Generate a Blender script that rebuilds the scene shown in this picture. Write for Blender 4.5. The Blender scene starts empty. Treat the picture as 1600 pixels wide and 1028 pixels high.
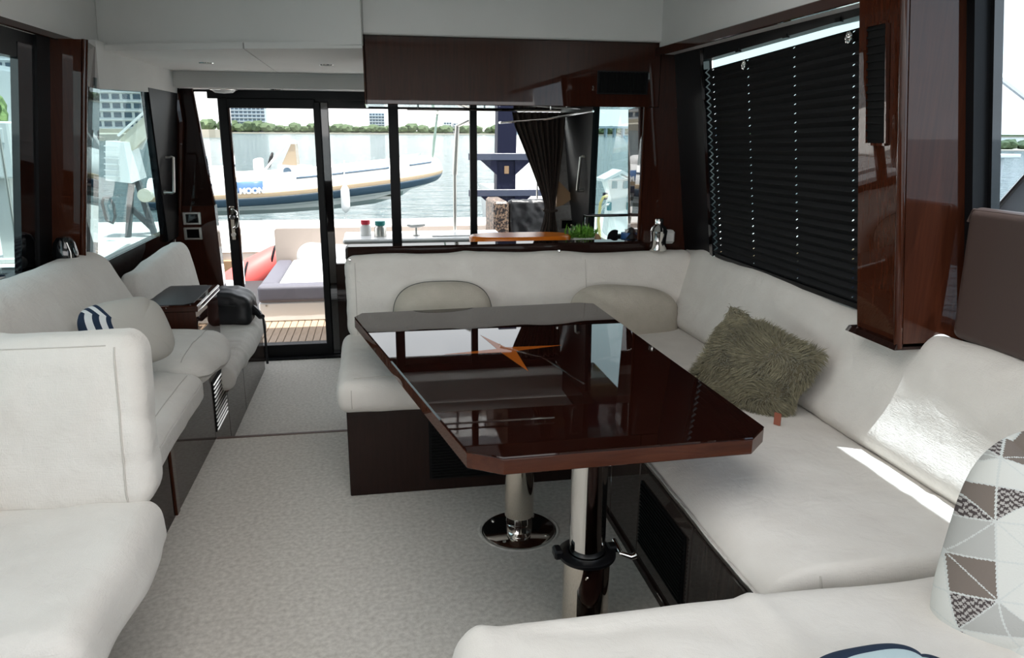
import bpy, math, random
import numpy as np
from mathutils import Vector, Matrix
random.seed(7); np.random.seed(7)
S = bpy.context.scene
COL = S.collection
R = math.radians

# ------------------------------------------------------------------ camera, sky, sun, exposure
CAMZ = 1.55
cam_d = bpy.data.cameras.new('camera'); cam = bpy.data.objects.new('camera', cam_d); COL.objects.link(cam)
cam_d.sensor_fit = 'HORIZONTAL'; cam_d.sensor_width = 36.0; cam_d.lens = 36.0 * 1180 / 1600
cam_d.clip_start = 0.02; cam_d.clip_end = 6000
psi, pit, rol = R(10.2), R(14.58), R(0.35)
fw = Vector((math.sin(psi) * math.cos(pit), math.cos(psi) * math.cos(pit), -math.sin(pit)))
rt = Vector((math.cos(psi), -math.sin(psi), 0)); up = rt.cross(fw)
r2 = rt * math.cos(rol) + up * math.sin(rol); u2 = up * math.cos(rol) - rt * math.sin(rol)
m = Matrix((r2, u2, -fw)).transposed().to_4x4(); m.translation = (0, 0, CAMZ)
cam.matrix_world = m
S.camera = cam

S.view_settings.view_transform = 'Standard'
S.view_settings.look = 'None'
S.view_settings.gamma = 1.0
S.view_settings.use_curve_mapping = False
S.view_settings.exposure = 0.48

W = bpy.data.worlds.new('sky'); S.world = W; W.use_nodes = True
nt = W.node_tree; nt.nodes.clear()
N = lambda t, **k: nt.nodes.new(t)
out = N('ShaderNodeOutputWorld'); bg = N('ShaderNodeBackground'); tc = N('ShaderNodeTexCoord')
sep = N('ShaderNodeSeparateXYZ'); ramp = N('ShaderNodeValToRGB'); mixc = N('ShaderNodeMixRGB')
nz = N('ShaderNodeTexNoise'); cr = N('ShaderNodeValToRGB'); mp = N('ShaderNodeMapping')
nt.links.new(tc.outputs['Generated'], sep.inputs[0]); nt.links.new(sep.outputs['Z'], ramp.inputs[0])
el = ramp.color_ramp.elements
el[0].position = 0.0; el[0].color = (0.93, 0.915, 0.895, 1); el[1].position = 0.9; el[1].color = (0.69, 0.745, 0.84, 1)
e = el.new(0.12); e.color = (0.89, 0.89, 0.89, 1); e = el.new(0.4); e.color = (0.79, 0.82, 0.875, 1)
mp.inputs['Scale'].default_value = (1.4, 1.4, 4.0)
nt.links.new(tc.outputs['Generated'], mp.inputs[0]); nt.links.new(mp.outputs[0], nz.inputs['Vector'])
nz.inputs['Scale'].default_value = 2.6; nz.inputs['Detail'].default_value = 7; nz.inputs['Roughness'].default_value = .58
nt.links.new(nz.outputs['Fac'], cr.inputs[0])
cr.color_ramp.elements[0].position = 0.47; cr.color_ramp.elements[0].color = (0, 0, 0, 1)
cr.color_ramp.elements[1].position = 0.66; cr.color_ramp.elements[1].color = (1, 1, 1, 1)
nt.links.new(cr.outputs[0], mixc.inputs['Fac']); nt.links.new(ramp.outputs[0], mixc.inputs[1])
mixc.inputs[2].default_value = (0.98, 0.99, 1.0, 1)
nt.links.new(mixc.outputs[0], bg.inputs[0]); bg.inputs[1].default_value = 2.3
nt.links.new(bg.outputs[0], out.inputs[0])

sun_d = bpy.data.lights.new('sun', 'SUN'); sun = bpy.data.objects.new('sun', sun_d); COL.objects.link(sun)
sun_d.energy = 10.5; sun_d.angle = R(0.6); sun_d.color = (1.0, 0.96, 0.90)
sd = Vector((0.18, -0.13, 1.0)).normalized()
sun.rotation_euler = sd.to_track_quat('Z', 'Y').to_euler()

# ------------------------------------------------------------------ materials
MATS = {}
def mat(name, col=(.8, .8, .8), rough=.5, metal=0.0, coat=0.0, spec=.5, noise=None, bump=None, col2=None, stretch=None, sheen=0.0, trans=0.0):
    """Principled material; noise=(scale, detail, lo, hi) blends col -> col2; bump=(scale, strength, distance)."""
    if name in MATS: return MATS[name]
    M = bpy.data.materials.new(name); M.use_nodes = True; t = M.node_tree
    b = t.nodes['Principled BSDF']
    b.inputs['Base Color'].default_value = (*col, 1); b.inputs['Roughness'].default_value = rough
    b.inputs['Metallic'].default_value = metal; b.inputs['Coat Weight'].default_value = coat
    b.inputs['Coat Roughness'].default_value = .02
    b.inputs['Specular IOR Level'].default_value = spec; b.inputs['Sheen Weight'].default_value = sheen
    b.inputs['Transmission Weight'].default_value = trans
    co = t.nodes.new('ShaderNodeTexCoord'); mpn = t.nodes.new('ShaderNodeMapping')
    t.links.new(co.outputs['Object'], mpn.inputs[0])
    if stretch: mpn.inputs['Scale'].default_value = stretch
    if noise:
        n = t.nodes.new('ShaderNodeTexNoise'); n.inputs['Scale'].default_value = noise[0]; n.inputs['Detail'].default_value = noise[1]
        t.links.new(mpn.outputs[0], n.inputs['Vector'])
        rr = t.nodes.new('ShaderNodeValToRGB'); t.links.new(n.outputs['Fac'], rr.inputs[0])
        rr.color_ramp.elements[0].position = noise[2]; rr.color_ramp.elements[1].position = noise[3]
        rr.color_ramp.elements[0].color = (*col, 1); rr.color_ramp.elements[1].color = (*(col2 or col), 1)
        t.links.new(rr.outputs[0], b.inputs['Base Color'])
    if bump:
        n2 = t.nodes.new('ShaderNodeTexNoise'); n2.inputs['Scale'].default_value = bump[0]; n2.inputs['Detail'].default_value = 4
        t.links.new(co.outputs['Object'], n2.inputs['Vector'])
        bp = t.nodes.new('ShaderNodeBump'); bp.inputs['Strength'].default_value = bump[1]; bp.inputs['Distance'].default_value = bump[2]
        t.links.new(n2.outputs['Fac'], bp.inputs['Height']); t.links.new(bp.outputs[0], b.inputs['Normal'])
    MATS[name] = M; return M

def glass_mat(name, tint, refl=1.0):
    M = bpy.data.materials.new(name); M.use_nodes = True; t = M.node_tree; t.nodes.clear()
    o = t.nodes.new('ShaderNodeOutputMaterial'); mx = t.nodes.new('ShaderNodeMixShader')
    tr = t.nodes.new('ShaderNodeBsdfTransparent'); gl = t.nodes.new('ShaderNodeBsdfGlossy'); fr = t.nodes.new('ShaderNodeFresnel')
    tr.inputs[0].default_value = (*tint, 1); gl.inputs['Roughness'].default_value = 0.0; fr.inputs[0].default_value = 1.35
    gl.inputs[0].default_value = (refl, refl, refl, 1)
    ge = t.nodes.new('ShaderNodeNewGeometry'); iv = t.nodes.new('ShaderNodeMath'); iv.operation = 'SUBTRACT'; iv.inputs[0].default_value = 1.0
    ml = t.nodes.new('ShaderNodeMath'); ml.operation = 'MULTIPLY'     # the outer face reflects, the inner one only transmits
    t.links.new(ge.outputs['Backfacing'], iv.inputs[1]); t.links.new(iv.outputs[0], ml.inputs[0]); t.links.new(fr.outputs[0], ml.inputs[1])
    t.links.new(ml.outputs[0], mx.inputs[0]); t.links.new(tr.outputs[0], mx.inputs[1]); t.links.new(gl.outputs[0], mx.inputs[2])
    t.links.new(mx.outputs[0], o.inputs[0]); MATS[name] = M; return M

def weave_mat(name, col, col2, scale, bumpd):
    """woven cloth: two crossed wave patterns as fine relief plus a faint mottling of the cloth's colour"""
    M = bpy.data.materials.new(name); M.use_nodes = True; t = M.node_tree; b = t.nodes['Principled BSDF']
    b.inputs['Roughness'].default_value = .92; b.inputs['Specular IOR Level'].default_value = .15; b.inputs['Sheen Weight'].default_value = .12
    co = t.nodes.new('ShaderNodeTexCoord')
    n = t.nodes.new('ShaderNodeTexNoise'); n.inputs['Scale'].default_value = 9; n.inputs['Detail'].default_value = 6
    t.links.new(co.outputs['Object'], n.inputs['Vector'])
    rr = t.nodes.new('ShaderNodeValToRGB'); rr.color_ramp.elements[0].position = .3; rr.color_ramp.elements[1].position = .7
    rr.color_ramp.elements[0].color = (*col, 1); rr.color_ramp.elements[1].color = (*col2, 1)
    t.links.new(n.outputs['Fac'], rr.inputs[0]); t.links.new(rr.outputs[0], b.inputs['Base Color'])
    hs = []
    for k, st in enumerate(((1, 1, .12), (.12, .12, 1))):
        mpn = t.nodes.new('ShaderNodeMapping'); mpn.inputs['Scale'].default_value = st
        t.links.new(co.outputs['Object'], mpn.inputs[0])
        q = t.nodes.new('ShaderNodeTexNoise'); q.inputs['Scale'].default_value = scale; q.inputs['Detail'].default_value = 2
        t.links.new(mpn.outputs[0], q.inputs['Vector']); hs.append(q)
    ad = t.nodes.new('ShaderNodeMath'); ad.operation = 'ADD'
    t.links.new(hs[0].outputs['Fac'], ad.inputs[0]); t.links.new(hs[1].outputs['Fac'], ad.inputs[1])
    big = t.nodes.new('ShaderNodeTexNoise'); big.inputs['Scale'].default_value = 14; big.inputs['Detail'].default_value = 5; big.inputs['Distortion'].default_value = 1.0
    t.links.new(co.outputs['Object'], big.inputs['Vector'])
    ma = t.nodes.new('ShaderNodeMath'); ma.operation = 'MULTIPLY_ADD'; ma.inputs[1].default_value = 4.5
    t.links.new(big.outputs['Fac'], ma.inputs[0]); t.links.new(ad.outputs[0], ma.inputs[2])
    bp = t.nodes.new('ShaderNodeBump'); bp.inputs['Strength'].default_value = .55; bp.inputs['Distance'].default_value = bumpd
    t.links.new(ma.outputs[0], bp.inputs['Height']); t.links.new(bp.outputs[0], b.inputs['Normal'])
    MATS[name] = M; return M

def wood_mat(name, c1, c2, stretch, coat=1.0, rough=.18):
    M = bpy.data.materials.new(name); M.use_nodes = True; t = M.node_tree; b = t.nodes['Principled BSDF']
    b.inputs['Roughness'].default_value = rough; b.inputs['Coat Weight'].default_value = coat; b.inputs['Coat Roughness'].default_value = .015
    b.inputs['Specular IOR Level'].default_value = .0
    co = t.nodes.new('ShaderNodeTexCoord'); mpn = t.nodes.new('ShaderNodeMapping'); mpn.inputs['Scale'].default_value = stretch
    t.links.new(co.outputs['Object'], mpn.inputs[0])
    n = t.nodes.new('ShaderNodeTexNoise'); n.inputs['Scale'].default_value = 6; n.inputs['Detail'].default_value = 8; n.inputs['Distortion'].default_value = .6
    t.links.new(mpn.outputs[0], n.inputs['Vector'])
    rr = t.nodes.new('ShaderNodeValToRGB'); rr.color_ramp.elements[0].position = .32; rr.color_ramp.elements[1].position = .7
    rr.color_ramp.elements[0].color = (*c1, 1); rr.color_ramp.elements[1].color = (*c2, 1)
    t.links.new(n.outputs['Fac'], rr.inputs[0]); t.links.new(rr.outputs[0], b.inputs['Base Color'])
    MATS[name] = M; return M

def attr_mat(name, rough=.9):
    M = bpy.data.materials.new(name); M.use_nodes = True; t = M.node_tree; b = t.nodes['Principled BSDF']
    b.inputs['Roughness'].default_value = rough; b.inputs['Specular IOR Level'].default_value = .15
    a = t.nodes.new('ShaderNodeAttribute'); a.attribute_name = 'print'
    co = t.nodes.new('ShaderNodeTexCoord'); n = t.nodes.new('ShaderNodeTexNoise'); n.inputs['Scale'].default_value = 260
    t.links.new(co.outputs['Object'], n.inputs['Vector'])
    bp = t.nodes.new('ShaderNodeBump'); bp.inputs['Strength'].default_value = .35; bp.inputs['Distance'].default_value = .002
    t.links.new(n.outputs['Fac'], bp.inputs['Height']); t.links.new(bp.outputs[0], b.inputs['Normal'])
    t.links.new(a.outputs['Color'], b.inputs['Base Color']); MATS[name] = M; return M

COVER = weave_mat('cotton cover', (.68, .64, .59), (.73, .695, .645), 330, .0022)
COVER2 = weave_mat('smooth cotton cover', (.66, .62, .57), (.71, .675, .625), 420, .0012)
LINEN = weave_mat('linen', (.42, .385, .32), (.50, .46, .39), 300, .002)
WOOD = wood_mat('gloss mahogany', (.034, .0105, .0065), (.048, .014, .008), (16, 16, .8))
WOODH = wood_mat('gloss mahogany along', (.0095, .0026, .0018), (.016, .0044, .0026), (1.2, 14, 14))
WOODE = wood_mat('mahogany edge', (.045, .013, .007), (.080, .024, .012), (1.0, 9, 9), .8, .25)
WOODR = wood_mat('red mahogany', (.042, .012, .006), (.062, .017, .008), (16, 16, .8))
WOODD = wood_mat('dark base wood', (.016, .0075, .006), (.021, .0095, .0075), (14, 14, 1), .6, .25)
WOODG = wood_mat('taupe gloss base', (.040, .030, .026), (.062, .047, .040), (9, 9, 1), .8, .2)
INLAY = mat('amber inlay', (.30, .075, .010), .4, coat=.4, spec=0)
CARPET = mat('carpet', (.54, .50, .445), 1, spec=.05, noise=(55, 12, .25, .75), col2=(.78, .74, .675), bump=(420, .8, .003))
VINYL = mat('headliner vinyl', (.76, .75, .725), .85, spec=.2, noise=(3, 3, .3, .7), col2=(.80, .79, .765), bump=(500, .15, .001))
BLACK = mat('black frame', (.006, .006, .007), .38, spec=.22)
BLACKM = mat('matt black', (.006, .006, .006), .7, spec=.12)
BLACKG = mat('black gloss', (.006, .006, .007), .04, coat=1)
BLIND = mat('black pleated cloth', (.012, .012, .013), .8, spec=.25)
CHROME = mat('chrome', (.86, .84, .81), .07, metal=1)
STEEL = mat('warm polished steel', (.74, .68, .60), .06, metal=1)
SATIN = mat('satin nickel', (.62, .60, .56), .32, metal=1)
BLEATH = mat('black leather', (.010, .010, .012), .42, bump=(260, .3, .001))
BRLEATH = mat('brown leather', (.060, .038, .032), .48, bump=(260, .25, .001))
GLASS = glass_mat('tinted glass', (.56, .65, .66), .5)
GLASSF = glass_mat('forward glass', (.69, .75, .80), .6)
GLASSC = glass_mat('clear glass', (.86, .87, .87), .7)
WHITE = mat('white gelcoat', (.80, .80, .79), .25)
WHITEM = mat('white paint', (.78, .78, .76), .5)
CONC = mat('sunlit concrete', (.62, .60, .57), .9, noise=(2, 6, .35, .7), col2=(.72, .70, .67))
NAVY = mat('navy paint', (.005, .007, .028), .55, spec=.25)
TEAK = mat('teak', (.34, .235, .16), .6, noise=(14, 6, .3, .7), col2=(.45, .33, .235), stretch=(8, .6, 8))
TEAKG = mat('weathered teak', (.26, .26, .26), .7, noise=(14, 6, .3, .7), col2=(.36, .36, .355), stretch=(8, .6, 8))
CAULK = mat('deck caulking', (.02, .02, .022), .6)
GREYC = mat('grey cushion vinyl', (.11, .105, .13), .6)
TRIMB = mat('satin brown trim', (.10, .055, .04), .6)
BEIGE = mat('beige cushion vinyl', (.36, .30, .26), .7)
RED = mat('red cover', (.62, .10, .09), .55)
RUBBER = mat('navy rubber', (.045, .085, .13), .45)
TAN = mat('tan stripe', (.62, .46, .30), .5)
SEAG = mat('green hull', (.16, .24, .20), .3)
PAINTW = mat('boat white', (.82, .82, .81), .3)
DARKT = mat('tinted screen', (.28, .22, .15), .15)
ORANGE = mat('orange lacquer', (.80, .20, .012), .25)
LEAF = mat('plant leaf', (.10, .30, .03), .5, noise=(40, 3, .3, .7), col2=(.26, .52, .08))
PINK = mat('pale bloom', (.70, .50, .40), .6)
TEAL = mat('teal glass', (.015, .20, .24), .2)
YELLOW = mat('yellow hose', (.62, .50, .20), .5)
CURT = mat('brown curtain', (.050, .030, .022), .8, sheen=.1)
WICK = mat('wicker', (.018, .014, .016), .5, noise=(60, 2, .45, .6), col2=(.30, .20, .14))
TANW = mat('tan board', (.42, .26, .14), .6)
GREYP = mat('grey panel', (.30, .29, .28), .25, noise=(30, 3, .35, .6), col2=(.36, .35, .34))
TREE = mat('tree foliage', (.035, .065, .03), .9, noise=(.35, 4, .3, .7), col2=(.075, .11, .05))
TREEL = mat('light foliage', (.10, .17, .05), .9, noise=(3, 4, .3, .7), col2=(.26, .34, .12))
BARK = mat('bark', (.16, .12, .09), .9)
LAND = mat('far bank', (.34, .32, .26), .9, noise=(.05, 4, .3, .7), col2=(.45, .42, .35))
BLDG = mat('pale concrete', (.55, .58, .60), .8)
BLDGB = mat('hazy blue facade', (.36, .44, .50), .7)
WINB = mat('dark window glass', (.05, .09, .13), .15)
FUR = mat('olive fur', (.185, .165, .10), .85, noise=(60, 3, .3, .7), col2=(.30, .27, .175), sheen=.3)
FURB = mat('olive pillow cloth', (.15, .13, .08), .9)
PRINT = attr_mat('printed cloth')
STRING = mat('seam thread', (.52, .485, .44), .9)
SKYL = bpy.data.materials.new('added frosted skylight'); SKYL.use_nodes = True  # translucent sheet for the added roof light, spreads extra daylight inside
_t = SKYL.node_tree; _t.nodes.remove(_t.nodes['Principled BSDF']); _b = _t.nodes.new('ShaderNodeBsdfTranslucent'); _b.inputs[0].default_value = (.335, .335, .335, 1)
_t.links.new(_b.outputs[0], _t.nodes['Material Output'].inputs[0])
CAPR = mat('red cap', (.65, .03, .06), .4)
CAPT = mat('teal cap', (.03, .28, .26), .4)
LABELB = mat('blue label', (.02, .09, .26), .4)
BUFF = mat('buff hoist', (.56, .52, .40), .6, noise=(5, 4, .3, .7), col2=(.66, .63, .54))

# water: broad swell and fine ripples as relief
def water():
    M = bpy.data.materials.new('harbour water'); M.use_nodes = True; t = M.node_tree; b = t.nodes['Principled BSDF']
    b.inputs['Base Color'].default_value = (.06, .105, .115, 1); b.inputs['Roughness'].default_value = .10
    co = t.nodes.new('ShaderNodeTexCoord'); last = None
    for sc, st, dist in (((.45, 1.1, 1), 1.0, 1.1), ((1.8, 4.0, 1), 1.0, .32)):
        mpn = t.nodes.new('ShaderNodeMapping'); mpn.inputs['Scale'].default_value = sc
        t.links.new(co.outputs['Object'], mpn.inputs[0])
        n = t.nodes.new('ShaderNodeTexNoise'); n.inputs['Scale'].default_value = 1.0; n.inputs['Detail'].default_value = 5; n.inputs['Distortion'].default_value = .5
        t.links.new(mpn.outputs[0], n.inputs['Vector'])
        bp = t.nodes.new('ShaderNodeBump'); bp.inputs['Strength'].default_value = st; bp.inputs['Distance'].default_value = dist
        t.links.new(n.outputs['Fac'], bp.inputs['Height'])
        if last: t.links.new(last.outputs[0], bp.inputs['Normal'])
        last = bp
    t.links.new(last.outputs[0], b.inputs['Normal']); return M
WATER = water()

# ------------------------------------------------------------------ mesh helpers
class MB:
    def __init__(s): s.v = []; s.f = []
    def add(s, v, f):
        o = len(s.v); s.v += [tuple(map(float, p)) for p in v]; s.f += [tuple(i + o for i in q) for q in f]; return s
    def box(s, lo, hi, c=0.0):
        lo = np.array(lo, float); hi = np.array(hi, float); ce = (lo + hi) / 2; h = (hi - lo) / 2
        c = min(c, h.min() * .9)
        if c <= 0:
            v = [ce + h * np.array(q) for q in ((-1,-1,-1),(1,-1,-1),(1,1,-1),(-1,1,-1),(-1,-1,1),(1,-1,1),(1,1,1),(-1,1,1))]
            return s.add(v, [(0,3,2,1),(4,5,6,7),(0,1,5,4),(1,2,6,5),(2,3,7,6),(3,0,4,7)])
        V = []; ix = {}
        sg = [(a, b, d) for a in (-1, 1) for b in (-1, 1) for d in (-1, 1)]
        for a in range(3):
            for q in sg:
                k = h - c; k[a] = h[a]; ix[(a, q)] = len(V); V.append(ce + k * np.array(q))
        F = []
        for a in range(3):
            b, d = (a + 1) % 3, (a + 2) % 3
            for sa in (-1, 1):
                loop = []
                for sb, sc in ((-1, -1), (1, -1), (1, 1), (-1, 1)):
                    q = [0, 0, 0]; q[a] = sa; q[b] = sb; q[d] = sc; loop.append(ix[(a, tuple(q))])
                F.append(tuple(loop if sa > 0 else loop[::-1]))
            for sa in (-1, 1):
                for sb in (-1, 1):
                    q1 = [0, 0, 0]; q1[a] = sa; q1[b] = sb; q1[d] = -1; q2 = list(q1); q2[d] = 1
                    q1, q2 = tuple(q1), tuple(q2)
                    F.append((ix[(a, q1)], ix[(a, q2)], ix[(b, q2)], ix[(b, q1)]))
        for q in sg: F.append((ix[(0, q)], ix[(1, q)], ix[(2, q)]))
        return s.add(V, F)
    def hexa(s, b, t):
        return s.add(list(b) + list(t), [(3,2,1,0),(4,5,6,7),(0,1,5,4),(1,2,6,5),(2,3,7,6),(3,0,4,7)])
    def prism(s, poly, z0, z1, c=0.0):
        """extrude an XY polygon from z0 to z1 with chamfer c on the top and bottom rims"""
        p = np.array(poly, float); n = len(p); ce = p.mean(0)
        def inset(d):
            o = []
            for i in range(n):
                a, b, q = p[i - 1], p[i], p[(i + 1) % n]
                e1 = (b - a) / np.linalg.norm(b - a); e2 = (q - b) / np.linalg.norm(q - b)
                n1 = np.array([-e1[1], e1[0]]); n2 = np.array([-e2[1], e2[0]])
                if n1 @ (ce - b) < 0: n1, n2 = -n1, -n2
                bis = n1 + n2; bis /= np.linalg.norm(bis); o.append(b + bis * d / max(.3, bis @ n1))
            return np.array(o)
        rings = [(p, z0), (p, z1)] if c <= 0 else [(inset(c), z0), (p, z0 + c), (p, z1 - c), (inset(c), z1)]
        V = [(x, y, z) for q, z in rings for x, y in q]; F = [tuple(range(n))[::-1], tuple(range(n * (len(rings) - 1), n * len(rings)))]
        for k in range(len(rings) - 1):
            for i in range(n): j = (i + 1) % n; F.append((k*n + i, k*n + j, (k+1)*n + j, (k+1)*n + i))
        return s.add(V, F)
    def lathe(s, prof, c=(0, 0, 0), n=32, axis='z'):
        V = []; F = []
        for r, z in prof:
            for i in range(n):
                a = 2 * math.pi * i / n; q = (r * math.cos(a), r * math.sin(a), z)
                if axis == 'x': q = (q[2], q[0], q[1])
                if axis == 'y': q = (q[0], q[2], q[1])
                V.append((c[0] + q[0], c[1] + q[1], c[2] + q[2]))
        for k in range(len(prof) - 1):
            for i in range(n): j = (i + 1) % n; F.append((k*n + i, k*n + j, (k+1)*n + j, (k+1)*n + i))
        F.append(tuple(range(n))[::-1]); F.append(tuple(range(n * (len(prof) - 1), n * len(prof))))
        return s.add(V, F)
    def tube(s, pts, r, n=10, cap=True):
        P = [np.array(q, float) for q in pts]; rr = r if hasattr(r, '__len__') else [r] * len(P); V = []; F = []
        ref = np.array((0, 0, 1.0)); u = None
        for i, p in enumerate(P):
            t = P[min(i + 1, len(P) - 1)] - P[max(i - 1, 0)]; t /= np.linalg.norm(t) + 1e-12
            if u is None:
                u = np.cross(t, ref if abs(t[2]) < .9 else np.array((1.0, 0, 0)))
            u = u - t * (u @ t); u /= np.linalg.norm(u); w = np.cross(t, u)
            for k in range(n):
                a = 2 * math.pi * k / n; V.append(p + rr[i] * (u * math.cos(a) + w * math.sin(a)))
        for i in range(len(P) - 1):
            for k in range(n): j = (k + 1) % n; F.append((i*n + k, i*n + j, (i+1)*n + j, (i+1)*n + k))
        if cap: F.append(tuple(range(n))[::-1]); F.append(tuple(range(n * (len(P) - 1), n * len(P))))
        return s.add(V, F)
    def build(s, name, mt, parent=None, smooth=False, kind=None):
        return link(name, s.v, s.f, mt, parent, smooth, kind)

import bmesh
def link(name, v, f, mt, parent=None, smooth=False, kind=None, recalc=True):
    me = bpy.data.meshes.new(name); me.from_pydata([tuple(map(float, p)) for p in v], [], [tuple(map(int, q)) for q in f])
    if recalc:
        b = bmesh.new(); b.from_mesh(me); bmesh.ops.recalc_face_normals(b, faces=b.faces); b.to_mesh(me); b.free()
    if smooth:
        me.polygons.foreach_set('use_smooth', [True] * len(me.polygons))
        if smooth != 'all':
            try: me.set_sharp_from_angle(angle=R(smooth if isinstance(smooth, (int, float)) and smooth > 1 else 40))
            except Exception: pass
    o = bpy.data.objects.new(name, me); COL.objects.link(o)
    if mt: me.materials.append(mt)
    if parent: adopt(o, parent)
    if kind: o['kind'] = kind
    return o
ROOTS = {}
def adopt(o, parent):
    o.parent = parent
    o.matrix_parent_inverse = Matrix.Translation(-Vector(ROOTS.get(parent.name, (0, 0, 0))))
def thing(name, label, cat, loc=(0, 0, 0), group=None):
    o = bpy.data.objects.new(name, None); COL.objects.link(o); o.empty_display_size = .05
    o.location = loc; ROOTS[o.name] = tuple(loc); o['label'] = label; o['category'] = cat
    if group: o['group'] = group
    return o
def tag(o, label, cat, group=None):
    o['label'] = label; o['category'] = cat
    if group: o['group'] = group
    return o
def struct(name, loc=(0, 0, 0)):
    o = bpy.data.objects.new(name, None); COL.objects.link(o); o.empty_display_size = .05; o.location = loc; ROOTS[o.name] = tuple(loc); o['kind'] = 'structure'
    return o
def clone(o, parent=None):
    c = o.copy(); COL.objects.link(c)
    if parent: c.parent = parent
    ROOTS[c.name] = ROOTS.get(o.name, (0, 0, 0))
    for ch in list(o.children): clone(ch, c)
    return c

# numpy value noise
_L = np.random.RandomState(3).rand(32, 32, 32)
def vn(P):
    P = np.asarray(P, float); i = np.floor(P).astype(int); f = P - i; f = f * f * (3 - 2 * f); o = 0
    for dx in (0, 1):
        for dy in (0, 1):
            for dz in (0, 1):
                w = (f[:, 0] if dx else 1 - f[:, 0]) * (f[:, 1] if dy else 1 - f[:, 1]) * (f[:, 2] if dz else 1 - f[:, 2])
                o = o + w * _L[(i[:, 0] + dx) % 32, (i[:, 1] + dy) % 32, (i[:, 2] + dz) % 32]
    return o - .5
def softbox(lo, hi, r, res=.03):
    """rounded box as a shared-vertex grid: (verts Nx3, faces, outward normals Nx3)"""
    lo = np.array(lo, float); hi = np.array(hi, float); r = np.minimum(np.full(3, r) if np.isscalar(r) else np.array(r, float), (hi - lo) / 2 * .98)
    ax = []
    for a in range(3):
        th = np.linspace(math.pi / 4, 0, 5)
        L = [lo[a] + r[a] * (1 - math.tan(t)) for t in th]; H = [hi[a] - r[a] * (1 - math.tan(t)) for t in th[::-1]]
        n = max(1, int(round((hi[a] - lo[a] - 2 * r[a]) / res))); mid = np.linspace(lo[a] + r[a], hi[a] - r[a], n + 1)[1:-1]
        ax.append(np.array(L + list(mid) + H))
    V = []; ix = {}; F = []
    def vid(q):
        if q not in ix: ix[q] = len(V); V.append((ax[0][q[0]], ax[1][q[1]], ax[2][q[2]]))
        return ix[q]
    for a in range(3):
        b, c = (a + 1) % 3, (a + 2) % 3
        for side in (0, len(ax[a]) - 1):
            for i in range(len(ax[b]) - 1):
                for j in range(len(ax[c]) - 1):
                    loop = []
                    for di, dj in ((0, 0), (1, 0), (1, 1), (0, 1)):
                        q = [0, 0, 0]; q[a] = side; q[b] = i + di; q[c] = j + dj; loop.append(vid(tuple(q)))
                    F.append(tuple(loop if side else loop[::-1]))
    P = np.array(V); q = np.clip(P, lo + r, hi - r); d = (P - q) / r
    n = np.linalg.norm(d, axis=1, keepdims=True); d = d / np.maximum(n, 1e-9)
    return q + d * r, F, d
def cushion(name, lo, hi, r, mt, parent=None, deform=None, wr=.006, wf=5, crown=0.0, res=.03, wr2=.0, seed=0):
    P, F, d = softbox(lo, hi, r, min(res, .017)); lo = np.array(lo); hi = np.array(hi)
    if crown:
        u = (P - lo) / (hi - lo); k = (np.clip(4 * u[:, 0] * (1 - u[:, 0]), 0, 1) * np.clip(4 * u[:, 1] * (1 - u[:, 1]), 0, 1)) ** .5
        P[:, 2] += crown * k * (u[:, 2] > .5)
    w = vn(P * wf + seed) * 2 * wr + vn(P * wf * 2.7 + 9 + seed) * wr
    if wr2:  # long folds
        w = w + 1.5 * wr2 * (np.maximum(0, 1 - np.abs(vn(P * np.array((3.2, 3.2, 6)) + seed + 4)) * 11) - .6 * np.maximum(0, 1 - np.abs(vn(P * np.array((2.2, 4.2, 9)) + seed + 21)) * 9)) * np.clip(.5 + 2.2 * vn(P * 1.6 + seed + 33), 0, 1)
    P = P + d * w[:, None]
    if deform: P = deform(P)
    return link(name, P, F, mt, parent, 'all', recalc=False)

from mathutils.bvhtree import BVHTree
def seam_on(o, pts, d, r=.0022, name='seam', mt=None):
    """a sewn cord lying on the surface of cushion o: points cast along d onto its mesh"""
    me = o.data; b = BVHTree.FromPolygons([v.co[:] for v in me.vertices], [p.vertices[:] for p in me.polygons]); d = Vector(d).normalized(); out_ = []
    for p in pts:
        h = b.ray_cast(Vector(p) - d * .5, d, 1.0)
        if h[0] is not None: out_.append(tuple(h[0] - d * r * .4))
    if len(out_) > 2: return MB().tube(out_, r, 6).build(name, mt or STRING, o, True)
def lin(a, b, n=14): return [tuple(np.array(a) + (np.array(b) - np.array(a)) * k / (n - 1)) for k in range(n)]
def rotm(rx=0, ry=0, rz=0):
    return np.array((Matrix.Rotation(R(rz), 3, 'Z') @ Matrix.Rotation(R(ry), 3, 'Y') @ Matrix.Rotation(R(rx), 3, 'X')))
def pillow_mesh(w, h, t, n=36, sup=5.0, p=.5):
    """stuffed pillow in its own XZ plane, thickness along Y; sup>2 squarer outline. -> (verts, faces, uv, front flag)"""
    g = np.linspace(-1, 1, n + 1); V = []; UV = []; F = []
    for side in (1, -1):
        o = len(V)
        for v in g:
            for u in g:
                # square to superellipse outline
                if sup < 50:
                    a = math.atan2(v, u); m_ = max(abs(u), abs(v)); k = (abs(math.cos(a)) ** sup + abs(math.sin(a)) ** sup) ** (-1 / sup)
                    x, z = m_ * k * math.cos(a), m_ * k * math.sin(a)
                else:
                    x, z = u * (1 - .07 * (1 - v * v)), v * (1 - .07 * (1 - u * u)); m_ = max(abs(u), abs(v))
                th = (max(0, 1 - abs(u) ** 2.6) ** p) * (max(0, 1 - abs(v) ** 2.6) ** p)
                V.append((x * w / 2, -side * th * t / 2, z * h / 2)); UV.append((u, v))
        for i in range(n):
            for j in range(n):
                q = (o + i*(n+1) + j, o + i*(n+1) + j + 1, o + (i+1)*(n+1) + j + 1, o + (i+1)*(n+1) + j)
                F.append(q if side > 0 else q[::-1])
    return np.array(V), F, np.array(UV)
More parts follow.
